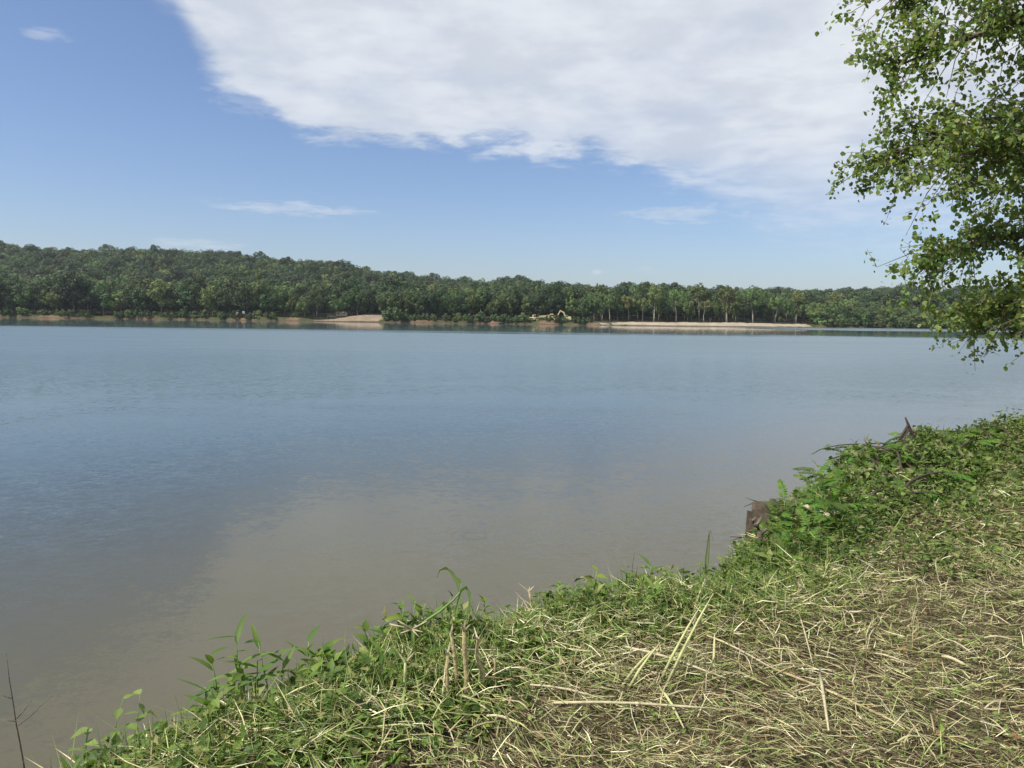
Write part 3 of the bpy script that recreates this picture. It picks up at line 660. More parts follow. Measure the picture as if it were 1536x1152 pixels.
# ------------------------------------------------------------------ plants: leaf meshes
def strip_leaf(name, prof, arch, fold, c0, c1, mat='leaf', wk=1.0):
    """leaf along +X, length 1: prof = (x, half width)"""
    V = []; C = []; Fc = []
    for x, w in prof:
        w *= wk; z = -arch*x*x; f = fold*w
        V += [(x, w, z+f), (x, 0, z), (x, -w, z+f)]; k = x
        cc = [c0[i]*(1-k)+c1[i]*k for i in range(3)]; C += [cc, [q*1.18 for q in cc], cc]
    for i in range(len(prof)-1):
        a = i*3; Fc += [(a, a+1, a+4, a+3), (a+1, a+2, a+5, a+4)]
    return mesh(name, V, Fc, M[mat], C, True)
G1, G2, G3 = (0.072, 0.135, 0.024), (0.105, 0.175, 0.030), (0.14, 0.20, 0.035)
LANCE = [strip_leaf('lance_leaf', [(0, .012), (.12, .05), (.3, .072), (.55, .062), (.8, .036), (1, .003)], a, .25, c, d, wk=1.4) for a, c, d in ((.12, G1, G2), (.32, G1, G1), (.05, G2, G2), (.5, G2, G3))]
OVATE = [strip_leaf('ovate_leaf', [(0, .01), (.08, .13), (.25, .25), (.45, .27), (.7, .17), (.88, .07), (1, .004)], a, .22, c, d) for a, c, d in ((.15, G1, G2), (.3, G2, G3), (.05, G1, G1), (.45, G3, G3))]
PALE = [strip_leaf('pale_leaf', [(0, .01), (.08, .13), (.25, .24), (.45, .25), (.7, .16), (.88, .07), (1, .004)], a, .22, c, c) for a, c in ((.15, (.14, .20, .05)), (.3, (.17, .23, .06)), (.05, (.12, .18, .04)))]
REEDL = [strip_leaf('reed_blade', [(0, .010), (.15, .018), (.4, .019), (.7, .013), (1, .001)], a, .5, (0.17, .24, .08), (0.22, .30, .11)) for a in (.1, .5, .9)]
def pinnate(name, c, seed):
    r = np.random.default_rng(seed); mb = MB(); mb.tube([(0, 0, 0), (.5, 0, .02), (1, 0, -.14)], [.008, .006, .003], 4, c=(0.13, .15, .05))
    for k in range(9):
        x = .14+.095*k; z = .02*math.sin(x*3)-.14*max(0, x-.5)*1.6
        for s in (-1, 1):
            if k == 8 and s > 0: ang = 0.0
            else: ang = s*R(58-4*k+r.normal()*6)
            L = (.30-.02*abs(k-3))*r.uniform(.85, 1.1); dx, dy = math.cos(ang), math.sin(ang); px_, py_ = -dy, dx; w = .055
            cc = [q*r.uniform(.8, 1.25) for q in c]; dz = r.uniform(-.06, .02)
            mb.add([(x, 0, z), (x+dx*L*.4+px_*w, dy*L*.4+py_*w, z+.015+dz*.4), (x+dx*L, dy*L, z+dz-.03), (x+dx*L*.4-px_*w, dy*L*.4-py_*w, z+.015+dz*.4), (x+dx*L*.45, dy*L*.45, z-.004+dz*.4)],
                   [(0, 4, 1), (1, 4, 2), (2, 4, 3), (3, 4, 0)], c=cc)
    return mb.mesh(name, M['leaf'])
PINN = [pinnate('pinnate_leaf', c, 5+i) for i, c in enumerate(((.075, .15, .022), (.10, .18, .028), (.065, .12, .022)))]
def stem_mesh(h, r0, lean, seed, mat='stem'):
    r = np.random.default_rng(seed); th = r.uniform(0, 6.28); P = []
    for k in range(6):
        f = k/5; P.append((lean*h*f*f*math.cos(th)+r.normal()*.006, lean*h*f*f*math.sin(th)+r.normal()*.006, h*f-.04*(1-f)))
    return P, MB().tube(P, np.linspace(r0, r0*.4, 6), 6).mesh('stem', M[mat], True)
STEMS = {}
def plant(name, label, cat, group, loc, h, leafset, nleaf, lsize, rise=0.3, r0=0.006, lean=.25, first=.25, spread=1.0, stem='stem', tipdown=0.0):
    key = (round(h, 1), stem, random.randrange(4))
    if key not in STEMS: STEMS[key] = stem_mesh(1.0, r0/max(h, .05), lean, len(STEMS)+3, stem)
    P, me = STEMS[key]
    o = thing(name, label, cat, loc, random.uniform(0, 6.28), group); obj('stem', me, o, scale=h)
    for k in range(nleaf):
        f = first+(1-first)*k/max(1, nleaf-1); i = f*5; a = Vector(P[int(i)]).lerp(Vector(P[min(5, int(i)+1)]), i % 1)*h
        th = k*2.4+random.uniform(-.4, .4); el = R(random.uniform(-5, 40))*spread+rise*f-tipdown
        s = lsize*random.uniform(.7, 1.15)*(1.15-.45*f)
        obj('leaf', random.choice(leafset), o, a, Euler((random.uniform(-.4, .4), -el, th)), s)
    return o
def lip(px, py, dz=0.0, z=1.6):
    """a spot on the bank seen at that picture point"""
    p = on(px, py, z)
    for _ in range(4): p = on(px, py, float(bank_z(p.x, p.y))+dz)
    return Vector((p.x, p.y, p.z-dz))
def near_lip(u, s):
    """a spot along the lip: u metres along from the bottom-left corner, s metres inward"""
    d = np.hypot(*np.diff(EDGE, axis=0).T); cum = np.concatenate([[0], np.cumsum(d)]); u0 = cum[4]+u
    i = min(len(d)-1, max(0, int(np.searchsorted(cum, u0)-1))); f = (u0-cum[i])/d[i]; a, b = EDGE[i], EDGE[i+1]; q = a+(b-a)*f
    n = np.array([(b-a)[1], -(b-a)[0]])/d[i]; q = q+n*s; return Vector((q[0], q[1], float(bank_z(q[0], q[1]))))
# --- leafy weeds along the lip, one by one
gl = 'weeds growing along the lip of the bank'
def below(px, py, Y):
    p = at(px, py, Y); z = float(bank_z(p.x, p.y)); return Vector((p.x, p.y, z)), max(.08, p.z-z)
for px, py, Y, n in ((368, 950, 3.05, 9), (330, 985, 3.0, 8), (405, 962, 3.15, 9), (385, 985, 3.1, 8), (420, 985, 3.2, 7), (348, 1010, 3.0, 7), (458, 968, 3.3, 7), (478, 980, 3.3, 7), (310, 1040, 2.9, 6)):
    p, h = below(px, py, Y)
    plant('lance_leaved_weed', 'upright weed with long lance-shaped green leaves standing out against the brown water', 'weed', 'lance-leaved weeds at the lip', p, h, LANCE, n, .20, r0=.005, lean=.1, first=.45)
for px, py, h in ((480, 1045, .2), (470, 1060, .16), (505, 1035, .18), (560, 1000, .2), (600, 985, .26), (615, 975, .24), (640, 965, .2), (730, 955, .25), (755, 950, .22), (815, 935, .2), (835, 930, .24), (850, 935, .2), (890, 915, .22), (1000, 895, .2), (1085, 880, .2), (1100, 875, .22), (1115, 870, .22), (905, 925, .2), (690, 950, .3)):
    plant('broad_leaved_weed', 'small bushy weed with broad bright green leaves at the lip of the bank', 'weed', 'broad-leaved weeds at the lip', lip(px, py), h, OVATE, 9, .10, r0=.004, first=.15)
for px, py, Y in ((150, 1062, 2.72), (190, 1058, 2.75), (112, 1100, 2.6), (225, 1090, 2.75), (170, 1100, 2.65), (260, 1085, 2.8), (205, 1120, 2.6), (130, 1135, 2.5), (285, 1075, 2.85)):
    p, h = below(px, py, Y)
    plant('drooping_seedling', 'pale green seedling with drooping pointed leaves at the foot of the bank slope', 'seedling', 'drooping seedlings', p, h, PALE, 11, .085, r0=.0025, first=.45, tipdown=.6, lean=.15)
for i in range(46):
    p = near_lip(random.uniform(.2, 5.2), random.uniform(-.25, .35))
    if random.random() < .5: plant('creeping_weed', 'low creeping weed with dark green leaves among cut stalks', 'weed', 'creeping weeds among the cut stalks', p, random.uniform(.1, .2), OVATE, 8, random.uniform(.06, .1), first=.05, r0=.003)
    else: plant('grassy_weed', 'low tuft-like weed with narrow green leaves among cut stalks', 'weed', 'grassy weeds among the cut stalks', p, random.uniform(.1, .24), LANCE, 7, random.uniform(.12, .18), first=.05, r0=.003)
# --- the bright green clump by the stump and the heap of cut branches beyond it
for px, py, h in ((1165, 822, .22), (1185, 830, .2), (1205, 835, .22), (1175, 805, .28), (1200, 808, .3), (1225, 815, .3), (1250, 822, .24), (1215, 785, .34), (1240, 790, .32), (1265, 800, .28), (1285, 812, .2), (1190, 850, .16), (1230, 848, .16), (1255, 775, .3), (1282, 782, .26), (1305, 790, .2), (1218, 765, .36)):
    plant('feathery_weed', 'bright green weed with feathery compound leaves beside the rotten stump', 'weed', 'feathery weeds beside the stump', lip(px, py), h, PINN, 8, .27, r0=.004, first=.2, tipdown=.15)
for px, py, h in ((1232, 755, .34), (1222, 748, .3), (1245, 742, .36), (1260, 748, .3)):
    plant('reddish_weed', 'small weed with yellowish and reddish upper leaves behind the stump', 'weed', 'reddish weeds behind the stump', lip(px, py), h, OVATE, 10, .12, r0=.004)
def cut_branch(loc, heading, L, rise, label, leafset, nl, ls, mat='dark_wood', group='cut branches heaped on the lip'):
    o = thing('cut_branch', label, 'branch', loc, heading, group); P = []
    for k in range(7):
        f = k/6; P.append((L*f, .06*math.sin(f*5+heading), rise*.55*math.sin(f*2.6)*L+.05))
    obj('stem', MB().tube(P, np.linspace(.016, .005, 7), 6).mesh('stem', M[mat], True), o)
    for k in range(nl):
        f = random.uniform(.15, 1); i = f*6; a = Vector(P[int(i)]).lerp(Vector(P[min(6, int(i)+1)]), i % 1)
        obj('leaf', random.choice(leafset), o, a, Euler((random.uniform(-.6, .6), random.uniform(-.2, 1.0), random.uniform(-2.2, 2.2))), ls*random.uniform(.7, 1.2))
for px, py, hd, L, rise in ((1290, 745, 1.4, .45, .4), (1310, 748, 2.0, .5, .5), (1325, 735, 1.6, .6, .55), (1345, 730, 2.2, .7, .5), (1365, 722, 1.6, .7, .5), (1310, 765, .8, .5, .35), (1340, 752, 2.6, .5, .4), (1385, 720, 2.2, 1.1, .35),
                           (1400, 712, 1.2, 1.1, .3), (1420, 705, 2.5, 1.0, .3), (1440, 698, 0.9, 1.0, .3), (1465, 690, 2.0, 1.0, .28), (1490, 682, 1.2, 1.0, .28), (1515, 676, 2.6, 1.0, .25), (1360, 745, .6, .9, .25), (1390, 740, 2.9, .9, .25), (1320, 770, .4, .7, .25), (1535, 672, 1.6, 1.0, .25), (1350, 708, 2.0, .5, .6), (1372, 700, 1.6, .5, .7), (1388, 694, 1.2, .6, .6), (1330, 715, 1.8, .5, .5)):
    cut_branch(lip(px, py), hd, L, rise, 'cut leafy branch with wilting dark green compound leaves in the heap on the lip', PINN, 14, .25)
# ------------------------------------------------------------------ dead wood
def forked(name, label, cat, loc, paths, r0, mat, group=None, sides=6):
    o = thing(name, label, cat, loc, 0, group)
    for k, p in enumerate(paths):
        p = np.array(p, float); r = np.linspace(r0*(1 if k == 0 else .55), r0*(.35 if k == 0 else .2), len(p))
        obj('stem' if k == 0 else 'twig', MB().tube(p, r, sides).mesh('stem', M[mat], True), o)
    return o
def px_paths(loc, Y, lists):
    return [[tuple(at(a, b, Y)-loc) for a, b in l] for l in lists]
b = lip(1378, 690); forked('snapped_branch', 'dark snapped branch tip standing up from the heap of cut branches', 'branch', b,
    px_paths(b, b.y, [[(1386, 690), (1374, 664), (1367, 648), (1362, 636), (1358, 626)], [(1365, 642), (1352, 658), (1338, 678)], [(1369, 652), (1362, 672), (1356, 694)], [(1367, 646), (1380, 652), (1404, 662)], [(1362, 638), (1348, 660), (1330, 684)]]), .028, 'dark_wood')
b = on(1165, 760, 0.9); forked('forked_twig', 'small dark forked twig sticking out over the water by the stump', 'twig', b,
    px_paths(b, b.y, [[(1165, 768), (1150, 756), (1135, 752), (1126, 756), (1116, 760)], [(1135, 752), (1125, 749), (1118, 746)]]), .010, 'dark_wood')
b = on(1140, 808, 1.2); forked('thin_root', 'thin dark bare root reaching out level over the water', 'root', b,
    px_paths(b, b.y, [[(1165, 810), (1140, 808), (1115, 806), (1096, 805)], [(1115, 806), (1105, 808), (1097, 811)]]), .009, 'dark_wood')
b = lip(1135, 850); forked('exposed_root', 'gnarled dark exposed root curving up the bank below the stump', 'root', b,
    px_paths(b, b.y+.15, [[(1128, 845), (1140, 828), (1141, 812), (1139, 798), (1135, 786), (1143, 776)], [(1140, 826), (1134, 834), (1130, 846)], [(1141, 800), (1150, 794), (1160, 800)], [(1140, 812), (1155, 808), (1170, 812)], [(1137, 790), (1131, 786), (1129, 780), (1134, 776)]]), .030, 'grey_wood')
M['stump_wood'] = plain('rotten_wood', (0.07, 0.054, 0.038), 0.9, 0.65, 14, 1.0)
def stump():
    top = at(1186, 758, lip(1190, 800).y+.25); b = Vector((top.x, top.y, top.z-.95)); o = thing('rotten_stump', 'rotten grey tree stump with hollow top leaning out from the lip', 'stump', b)
    r = np.random.default_rng(4); n = 40; rows = [(0, .40), (.25, .33), (.5, .28), (.75, .25), (.95, .235)]; V = []; Fc = []; aa = np.linspace(0, 6.283, n, endpoint=False)
    fl = [1+.10*math.sin(3*a)+.07*math.sin(5*a+1)+.06*math.sin(13*a)+r.normal()*.06 for a in aa]; hh = [.05*math.cos(a+.4)+.03*math.sin(4*a)+.02*math.sin(9*a)+r.normal()*.012 for a in aa]
    for k, (z, q) in enumerate(rows):
        for i in range(n):
            a = 6.283*i/n; V.append((q*fl[i]*math.cos(a)-.06*z, q*fl[i]*math.sin(a), z+(hh[i]*z/.95)))
    for i in range(n):
        a = 6.283*i/n; V.append((.16*fl[i]*math.cos(a)-.06, .16*fl[i]*math.sin(a), .92+hh[i]*.8))
    for i in range(n):
        a = 6.283*i/n; V.append((.11*math.cos(a)-.05, .11*math.sin(a), .7))
    for k in range(6):
        for i in range(n): Fc.append((k*n+i, k*n+(i+1) % n, (k+1)*n+(i+1) % n, (k+1)*n+i))
    Fc.append(tuple(6*n+i for i in range(n)))
    obj('bark', mesh('bark', V, Fc, M['stump_wood']), o)
    for a, L in ((2.6, .5), (3.6, .55), (4.4, .5), (5.4, .6), (1.5, .5)):
        p = [(.16*math.cos(a), .16*math.sin(a), .3), (.34*math.cos(a), .4*math.sin(a), .12), ((.3+L)*math.cos(a+.2), (.3+L)*math.sin(a+.2), -.25)]
        obj('root', MB().tube(p, [.07, .05, .015], 7).mesh('root', M['grey_wood'], True), o)
stump()
p = lip(1222, 800); q = Vector((p.x, p.y, p.z+.16))
o = thing('split_log', 'short pale split piece of bark-stripped wood lying in the bright green weeds', 'wood', q, R(-50))
obj('wood', MB().tube([(-.12, 0, .04), (-.04, .01, .025), (.05, -.01, .01), (.12, 0, 0)], [.012, .02, .022, .014], 7).mesh('wood', M['cut_wood']), o)
obj('splinter', MB().tube([(.10, 0, .01), (.16, .04, .04)], [.011, .003], 5).mesh('splinter', M['cut_wood']), o)
# bare saplings and thin twigs standing up against the water
b = on(35, 1165, 1.0); forked('bare_sapling', 'thin bare sapling with side twigs standing in the water margin', 'sapling', b,
    px_paths(b, b.y, [[(38, 1180), (36, 1150), (30, 1115), (24, 1085), (19, 1050), (14, 1020), (9, 980)], [(28, 1088), (45, 1075), (60, 1060), (78, 1044)], [(24, 1082), (10, 1081), (-10, 1078)], [(25, 1078), (36, 1066), (48, 1050)], [(19, 1048), (8, 1045), (-6, 1036)]]), .0045, 'grey_wood')
gt = 'bare twigs standing along the lip'
for l in ([(948, 868), (949, 845), (952, 828)], [(918, 866), (919, 852), (918, 843)], [(1260, 735), (1259, 700), (1260, 672)], [(1270, 730), (1272, 710), (1277, 692)], [(1300, 690), (1290, 672), (1276, 658)], [(1305, 690), (1299, 665), (1296, 655)],
          [(1416, 660), (1415, 645), (1416, 636)], [(1500, 632), (1490, 612), (1478, 598)], [(1536, 625), (1528, 612), (1521, 604)], [(790, 880), (780, 862), (773, 850)], [(820, 880), (812, 866), (806, 858)], [(1255, 725), (1248, 714), (1242, 706)], [(360, 1020), (328, 1000), (305, 978)]):
    b = lip(l[0][0], l[0][1]+14); y0 = b.y
    forked('bare_twig', 'thin bare dry twig sticking up from the lip of the bank', 'twig', b, px_paths(b, y0, [[(l[0][0], l[0][1]+14)]+l]), .005 if y0 < 6 else .007, 'grey_wood', gt)
b = lip(1505, 640); forked('leaning_stick', 'short dark leaning stick at the top of the grassy lip', 'stick', b, px_paths(b, b.y, [[(1512, 642), (1504, 634), (1490, 622)]]), .02, 'dark_wood')
# ------------------------------------------------------------------ reeds and tall stems
def reed(label, loc, Y, stem, blades, r0, mat='stem', name='reed', tilt=0):
    o = thing(name, label, 'reed', loc); p = [tuple(at(a, b_, Y)-loc) for a, b_ in stem]
    obj('stem', MB().tube(p, np.linspace(r0, r0*.5, len(p)), 6).mesh('stem', M[mat], True), o)
    for pts, w in blades:
        q = np.array([tuple(at(a, b_, Y-.01)-loc) for a, b_ in pts]); n = len(q); V = []; Fc = []; C = []
        T = np.gradient(q, axis=0); sd = unit(np.cross(T, np.array([0.2, 1, .3])[None]))
        for k in range(n):
            ww = w*math.sin(math.pi*min(1, .25+.75*k/(n-1)))+.0008; V += [q[k]-sd[k]*ww, q[k]+np.array([0, .004, -.003]), q[k]+sd[k]*ww]; C += [(.15, .22, .07), (.21, .28, .11), (.15, .22, .07)]
        for k in range(n-1): a = 3*k; Fc += [(a, a+1, a+4, a+3), (a+1, a+2, a+5, a+4)]
        obj('blade', mesh('blade', V, Fc, M['leaf'], C, True), o)
b = lip(622, 1000); reed('bent green reed with a folded-over leaf arching above the weeds', b, b.y, [(622, 1000), (622, 946), (640, 930), (660, 917), (680, 900), (692, 886)],
    [([(690, 887), (686, 873), (678, 860), (668, 852), (660, 856), (656, 866)], .009), ([(692, 886), (699, 881), (704, 890), (706, 905), (704, 930)], .008), ([(692, 886), (688, 900), (682, 922)], .006)], .008)
b = lip(1059, 868); reed('tall upright green reed blade standing against the water', b, b.y, [(1059, 868), (1060, 850)], [([(1058, 866), (1059, 840), (1062, 815), (1064, 795)], .011), ([(1062, 812), (1066, 796), (1070, 812)], .005), ([(1061, 866), (1063, 840), (1065, 800)], .007)], .006)
b = lip(618, 940); reed('slender dry grass stalk leaning out over the brown water', b, b.y+.1, [(620, 925), (612, 895), (600, 860), (591, 832), (583, 806)], [], .0035, 'cut_wood', 'dry_grass_stem')
b = lip(300, 1110); reed('narrow dark green blade rising from the weeds at the foot of the slope', b, b.y, [(296, 1110), (300, 1095)], [([(294, 1108), (300, 1080), (306, 1055), (312, 1036)], .008)], .004)
# star of cut stalks
b = lip(618, 1000); o = thing('star_of_stalks', 'star-shaped whorl of pale cut leaf stalks on top of a green stem', 'plant', b); c0 = at(618, 944, b.y)-b
obj('stem', MB().tube([(0, 0, -.03), tuple(c0*.5), tuple(c0)], [.007, .006, .005], 6).mesh('stem', M['stem'], True), o)
for a, b_ in ((597, 931), (584, 936), (640, 932), (601, 950), (634, 948), (628, 955)): obj('stalk', MB().tube([tuple(c0), tuple(at(a, b_, b.y-.03)-b)], [.005, .003], 5).mesh('stalk', M['cut_wood'], True), o)
# --- standing cut stubs with frayed tops
def stub(base, top, r0, mat, label, seed, group=None):
    b = lip(*base); r = np.random.default_rng(seed); tv = at(top[0], top[1], b.y)-b; o = thing('cut_stub', label, 'stub', b, 0, group)
    P = [Vector((0, 0, -.04)), tv*.35+Vector((r.normal()*.004, 0, 0)), tv*.7+Vector((r.normal()*.005, 0, 0)), tv]
    obj('stalk', MB().tube([tuple(p) for p in P], [r0*.8, r0*.74, r0*.66, r0*.5], 8).mesh('stalk', M[mat], True), o)
    for k in range(3):
        d = Vector((r.normal()*.022, r.normal()*.015, r.uniform(.015, .05))); obj('splinter', MB().tube([tuple(tv*.96), tuple(tv+d)], [r0*.5, r0*.12], 5).mesh('splinter', M['cut_wood']), o)
M['tan_stalk'] = plain('tan_stalk', (0.35, 0.28, 0.15), 0.75, 0.6, 45, 0.5); M['pale_stalk'] = plain('pale_stalk', (0.42, 0.42, 0.20), 0.6, 0.25, 25)
for i, (b_, t_, r0, mt, lb) in enumerate(((( 671, 1062), (671, 980), .010, 'tan_stalk', 'thin brown cut stub standing beside thicker stubs'), ((688, 1040), (676, 950), .0115, 'tan_stalk', 'brown cut stub with a bent splintered top'),
        ((701, 1052), (696, 942), .015, 'tan_stalk', 'thickest tan cut stub with a tall splintered top'), ((724, 1040), (717, 958), .012, 'tan_stalk', 'tan cut stub with a forked frayed top'), ((608, 1052), (608, 992), .010, 'pale_stalk', 'pale green cut stub standing among dark weeds'),
        ((615, 1024), (613, 985), .007, 'pale_stalk', 'short pale cut stub close behind the pale green one'), ((797, 940), (793, 885), .010, 'tan_stalk', 'dry cut stub with frayed top at the water-side lip'), ((742, 1030), (742, 985), .007, 'tan_stalk', 'thin tan cut stub at the end of the row of stubs'))):
    stub(b_, t_, r0, mt, lb, i)
for i in range(60):
    px = random.uniform(780, 1500); py = random.uniform(860, 1040)+ (1500-px)*.04; h = random.uniform(14, 34)*(py-480)/450
    stub((px, py), (px+random.uniform(-8, 8), py-h), random.uniform(.003, .006), random.choice(('tan_stalk', 'pale_stalk', 'cut_wood')), 'short pale stubble stalk standing in the mown grass', 40+i, 'stubble stalks in the mown grass')
# --- long cut stalks lying about: (two picture points, radius, lift, label)
def lying(p0, p1, r0, mat, label, group=None, dz=(.05, .05), bend=.02):
    r0 *= .82
    a = lip(*p0); c = lip(*p1); a = Vector((a.x, a.y, a.z+dz[0])); c = Vector((c.x, c.y, c.z+dz[1])); mid = (a+c)/2+Vector((random.uniform(-bend, bend), random.uniform(-bend, bend), .012))
    o = thing('lying_stalk', label, 'stalk', a, 0, group)
    pts = [Vector((0, 0, 0)), (mid-a)*.5+Vector((0, 0, .004)), mid-a, ((mid+c)/2-a), c-a]
    obj('stalk', MB().tube([tuple(p) for p in pts], [r0*.9, r0, r0*.9, r0*.8, r0*.5], 6).mesh('stalk', M[mat], True), o)
    obj('node', MB().tube([tuple((mid-a)*.96), tuple((mid-a)*1.02)], [r0*1.15, r0*1.15], 6).mesh('node', M[mat], True), o)
for p0, p1, r0, mt, lb in (((830, 1072), (1090, 1082), .0075, 'cut_wood', 'long pale straw-coloured stalk lying level across the clippings'), ((795, 1044), (905, 1066), .006, 'cut_wood', 'straw-coloured stalk lying just beyond the longest one'),
        ((935, 985), (1088, 1034), .008, 'cut_wood', 'thick pale dry stalk lying slanted towards the bare soil'), ((1060, 968), (1165, 1022), .006, 'cut_wood', 'pale dry stalk lying above the thick slanted one'), ((1136, 1010), (1400, 1130), .0075, 'tan_stalk', 'very long tan stalk running slanting down the mown grass'),
        ((1229, 1028), (1242, 1115), .0085, 'cut_wood', 'short thick whitish stalk lying across the slope'), ((1196, 930), (1218, 1010), .005, 'cut_wood', 'thin pale stalk lying in the mown grass below the green clump'), ((1310, 995), (1365, 1012), .006, 'cut_wood', 'pale chip of stalk lying on bare soil'),
        ((1412, 1000), (1452, 1016), .010, 'cut_wood', 'broad pale splinter lying on the brown soil'), ((1475, 972), (1530, 976), .006, 'cut_wood', 'whitish stalk piece lying beside dark leaf litter'), ((990, 1050), (1025, 1110), .0075, 'pale_stalk', 'green-tinged stalk lying with its end on the longest straw'),
        ((690, 1060), (735, 1085), .006, 'cut_wood', 'pale stalk lying at the foot of the cut stubs'), ((730, 1092), (790, 1108), .007, 'cut_wood', 'pale stalk lying on clippings below the stubs')):
    lying(p0, p1, r0, mt, lb)
def leaning(p0, p1, up, r0, mat, label, group):
    a = lip(*p0); c = at(p1[0], p1[1], a.y+up); o = thing('green_stalk', label, 'stalk', a, 0, group); d = c-a
    obj('stalk', MB().tube([(0, 0, -.01), tuple(d*.35+Vector((0, 0, .01))), tuple(d*.7+Vector((0, 0, .01))), tuple(d)], [r0, r0, r0*.8, r0*.3], 6).mesh('stalk', M[mat], True), o)
for p0, p1 in (((985, 1030), (1050, 910)), ((995, 1035), (1070, 890)), ((930, 1030), (985, 970)), ((940, 1035), (990, 965)), ((1000, 1032), (1035, 960)), ((1038, 925), (1058, 868)), ((1070, 1010), (1072, 950))):
    leaning(p0, p1, .12, .0065, 'pale_stalk', 'long yellow-green reed stalk leaning over the heap of clippings', 'yellow-green reed stalks in the clippings')
for i in range(70):
    px = random.uniform(600, 1500); py = random.uniform(930, 1140)
    if py < 1010 and px < 740: continue
    a = random.uniform(0, 6.28); L = random.uniform(25, 75)
    lying((px, py), (px+L*math.cos(a), py+L*.5*math.sin(a)), random.uniform(.0025, .005), random.choice(('cut_wood', 'cut_wood', 'tan_stalk', 'pale_stalk')), 'small dry stalk piece lying among the clippings', 'small dry stalk pieces on the mown grass', (.05, .055), .01)
# a few dead leaves
for px, py in ((718, 1062), (806, 1118), (1204, 1138), (1400, 1110), (1508, 1110), (1528, 1115), (1362, 985), (1500, 905), (1120, 1000)):
    p = lip(px, py); o = tag(obj('dead_leaf', OVATE_DEAD if 'OVATE_DEAD' in globals() else globals().setdefault('OVATE_DEAD', strip_leaf('dead_leaf', [(0, .01), (.1, .18), (.4, .28), (.75, .15), (1, .005)], .3, .5, (.24, .14, .07), (.28, .18, .09))),
        None, (p.x, p.y, p.z+.03), (random.uniform(-.5, .5), random.uniform(-.5, .5), random.uniform(0, 6)), .055), 'curled brown dead leaf lying on the clippings', 'leaf', 'dead leaves on the clippings')

# ------------------------------------------------------------------ mown grass, clippings and ground cover (nobody could count it)
def region(n, r, box, dens):
    """random spots on the bank; dens(x, y, s) -> 0..1"""
    out = []
    m = 0
    while m < n:
        x = r.uniform(box[0], box[1], 40000); y = r.uniform(box[2], box[3], 40000); s = edge_s(x, y)
        k = r.random(40000) < dens(x, y, s); q = np.stack([x[k], y[k], s[k]], 1); out.append(q); m += len(q)
    return np.concatenate(out)[:n]
PAL = np.array([(.50, .44, .25), (.37, .31, .16), (.26, .22, .12), (.19, .14, .07), (.29, .33, .11), (.14, .21, .05), (.66, .62, .42), (.11, .08, .04)])
def lie_blades(name, label, n, box, dens, lmin, lmax, wmin, wmax, probs, seed, tilt=.25, lift=.035, mat='straw', cat='grass'):
    r = np.random.default_rng(seed); q = region(n, r, box, dens); z = bank_z(q[:, 0], q[:, 1], q[:, 2])
    dist = np.hypot(q[:, 0], q[:, 1]); P = np.stack([q[:, 0], q[:, 1], z+r.uniform(-.004, lift, n)], 1)
    th = np.where(r.random(n) < .45, r.uniform(0, 6.283, n), 2.75+.7*wav(q[:, 0], q[:, 1], 1.6, 7)+r.normal(size=n)*.45+math.pi*r.integers(0, 2, n)); el = r.normal(size=n)*tilt; el = np.where(el < -.1, -el*.5, el)
    D = np.stack([np.cos(th)*np.cos(el), np.sin(th)*np.cos(el), np.sin(el)], 1)
    L = (lmin+(lmax-lmin)*r.random(n)**2.2)[:, None]; W = (r.uniform(wmin, wmax, n)*np.clip(dist/4.5, 1, 2.2))[:, None]
    sd = unit(np.cross(D, np.stack([r.normal(size=n)*.5, r.normal(size=n)*.5, np.ones(n)], 1))); up = np.cross(sd, D)
    mid = P+D*L*.5+up*L*r.uniform(-.04, .10, (n, 1))+sd*L*r.normal(size=(n, 1))*.025; tip = P+D*L+sd*L*r.normal(size=(n, 1))*.05
    V = np.stack([P-sd*W*.5, P+sd*W*.5, mid-sd*W*.5, mid+sd*W*.5, tip], 1).reshape(-1, 3); o5 = np.arange(n)[:, None]*5
    Fc = np.concatenate([o5+np.array([0, 1, 3]), o5+np.array([0, 3, 2]), o5+np.array([2, 3, 4])])
    pr = np.array(probs, float); pr /= pr.sum(); c = PAL[r.choice(len(PAL), n, p=pr)]*r.uniform(.75, 1.4, (n, 1))
    return stuff(tag(obj(name, mesh(name, V, Fc, M[mat], np.repeat(c, 5, 0))), label, cat))
def up_blades(name, label, n, box, dens, hmin, hmax, w, seed, cols, mat='grass', bend=.5, droop=.25):
    r = np.random.default_rng(seed); q = region(n, r, box, dens); z = bank_z(q[:, 0], q[:, 1], q[:, 2]); P = np.stack([q[:, 0], q[:, 1], z-.01], 1)
    dist = np.hypot(q[:, 0], q[:, 1]); th = r.uniform(0, 6.283, n); h = (hmin+(hmax-hmin)*r.random(n)**1.8)[:, None]; b = np.abs(r.normal(size=n)*bend)[:, None]
    dx = np.stack([np.cos(th), np.sin(th), 0*th], 1); Z = np.array([0, 0, 1.0]); sd = np.stack([-np.sin(th), np.cos(th), 0*th], 1); W = (w*r.uniform(.6, 1.3, n)*np.clip(dist/4.5, 1, 2.2))[:, None]
    a = P+h*(.5*Z+dx*b*.35); t = P+h*((1-droop*b)*Z+dx*b)
    V = np.stack([P-sd*W*.5, P+sd*W*.5, a-sd*W*.42, a+sd*W*.42, t], 1).reshape(-1, 3); o5 = np.arange(n)[:, None]*5
    Fc = np.concatenate([o5+np.array([0, 1, 3]), o5+np.array([0, 3, 2]), o5+np.array([2, 3, 4])])
    c = np.array(cols)[r.integers(0, len(cols), n)]*r.uniform(.7, 1.25, (n, 1))
    return stuff(tag(obj(name, mesh(name, V, Fc, M[mat], np.repeat(c, 5, 0))), label, 'grass'))
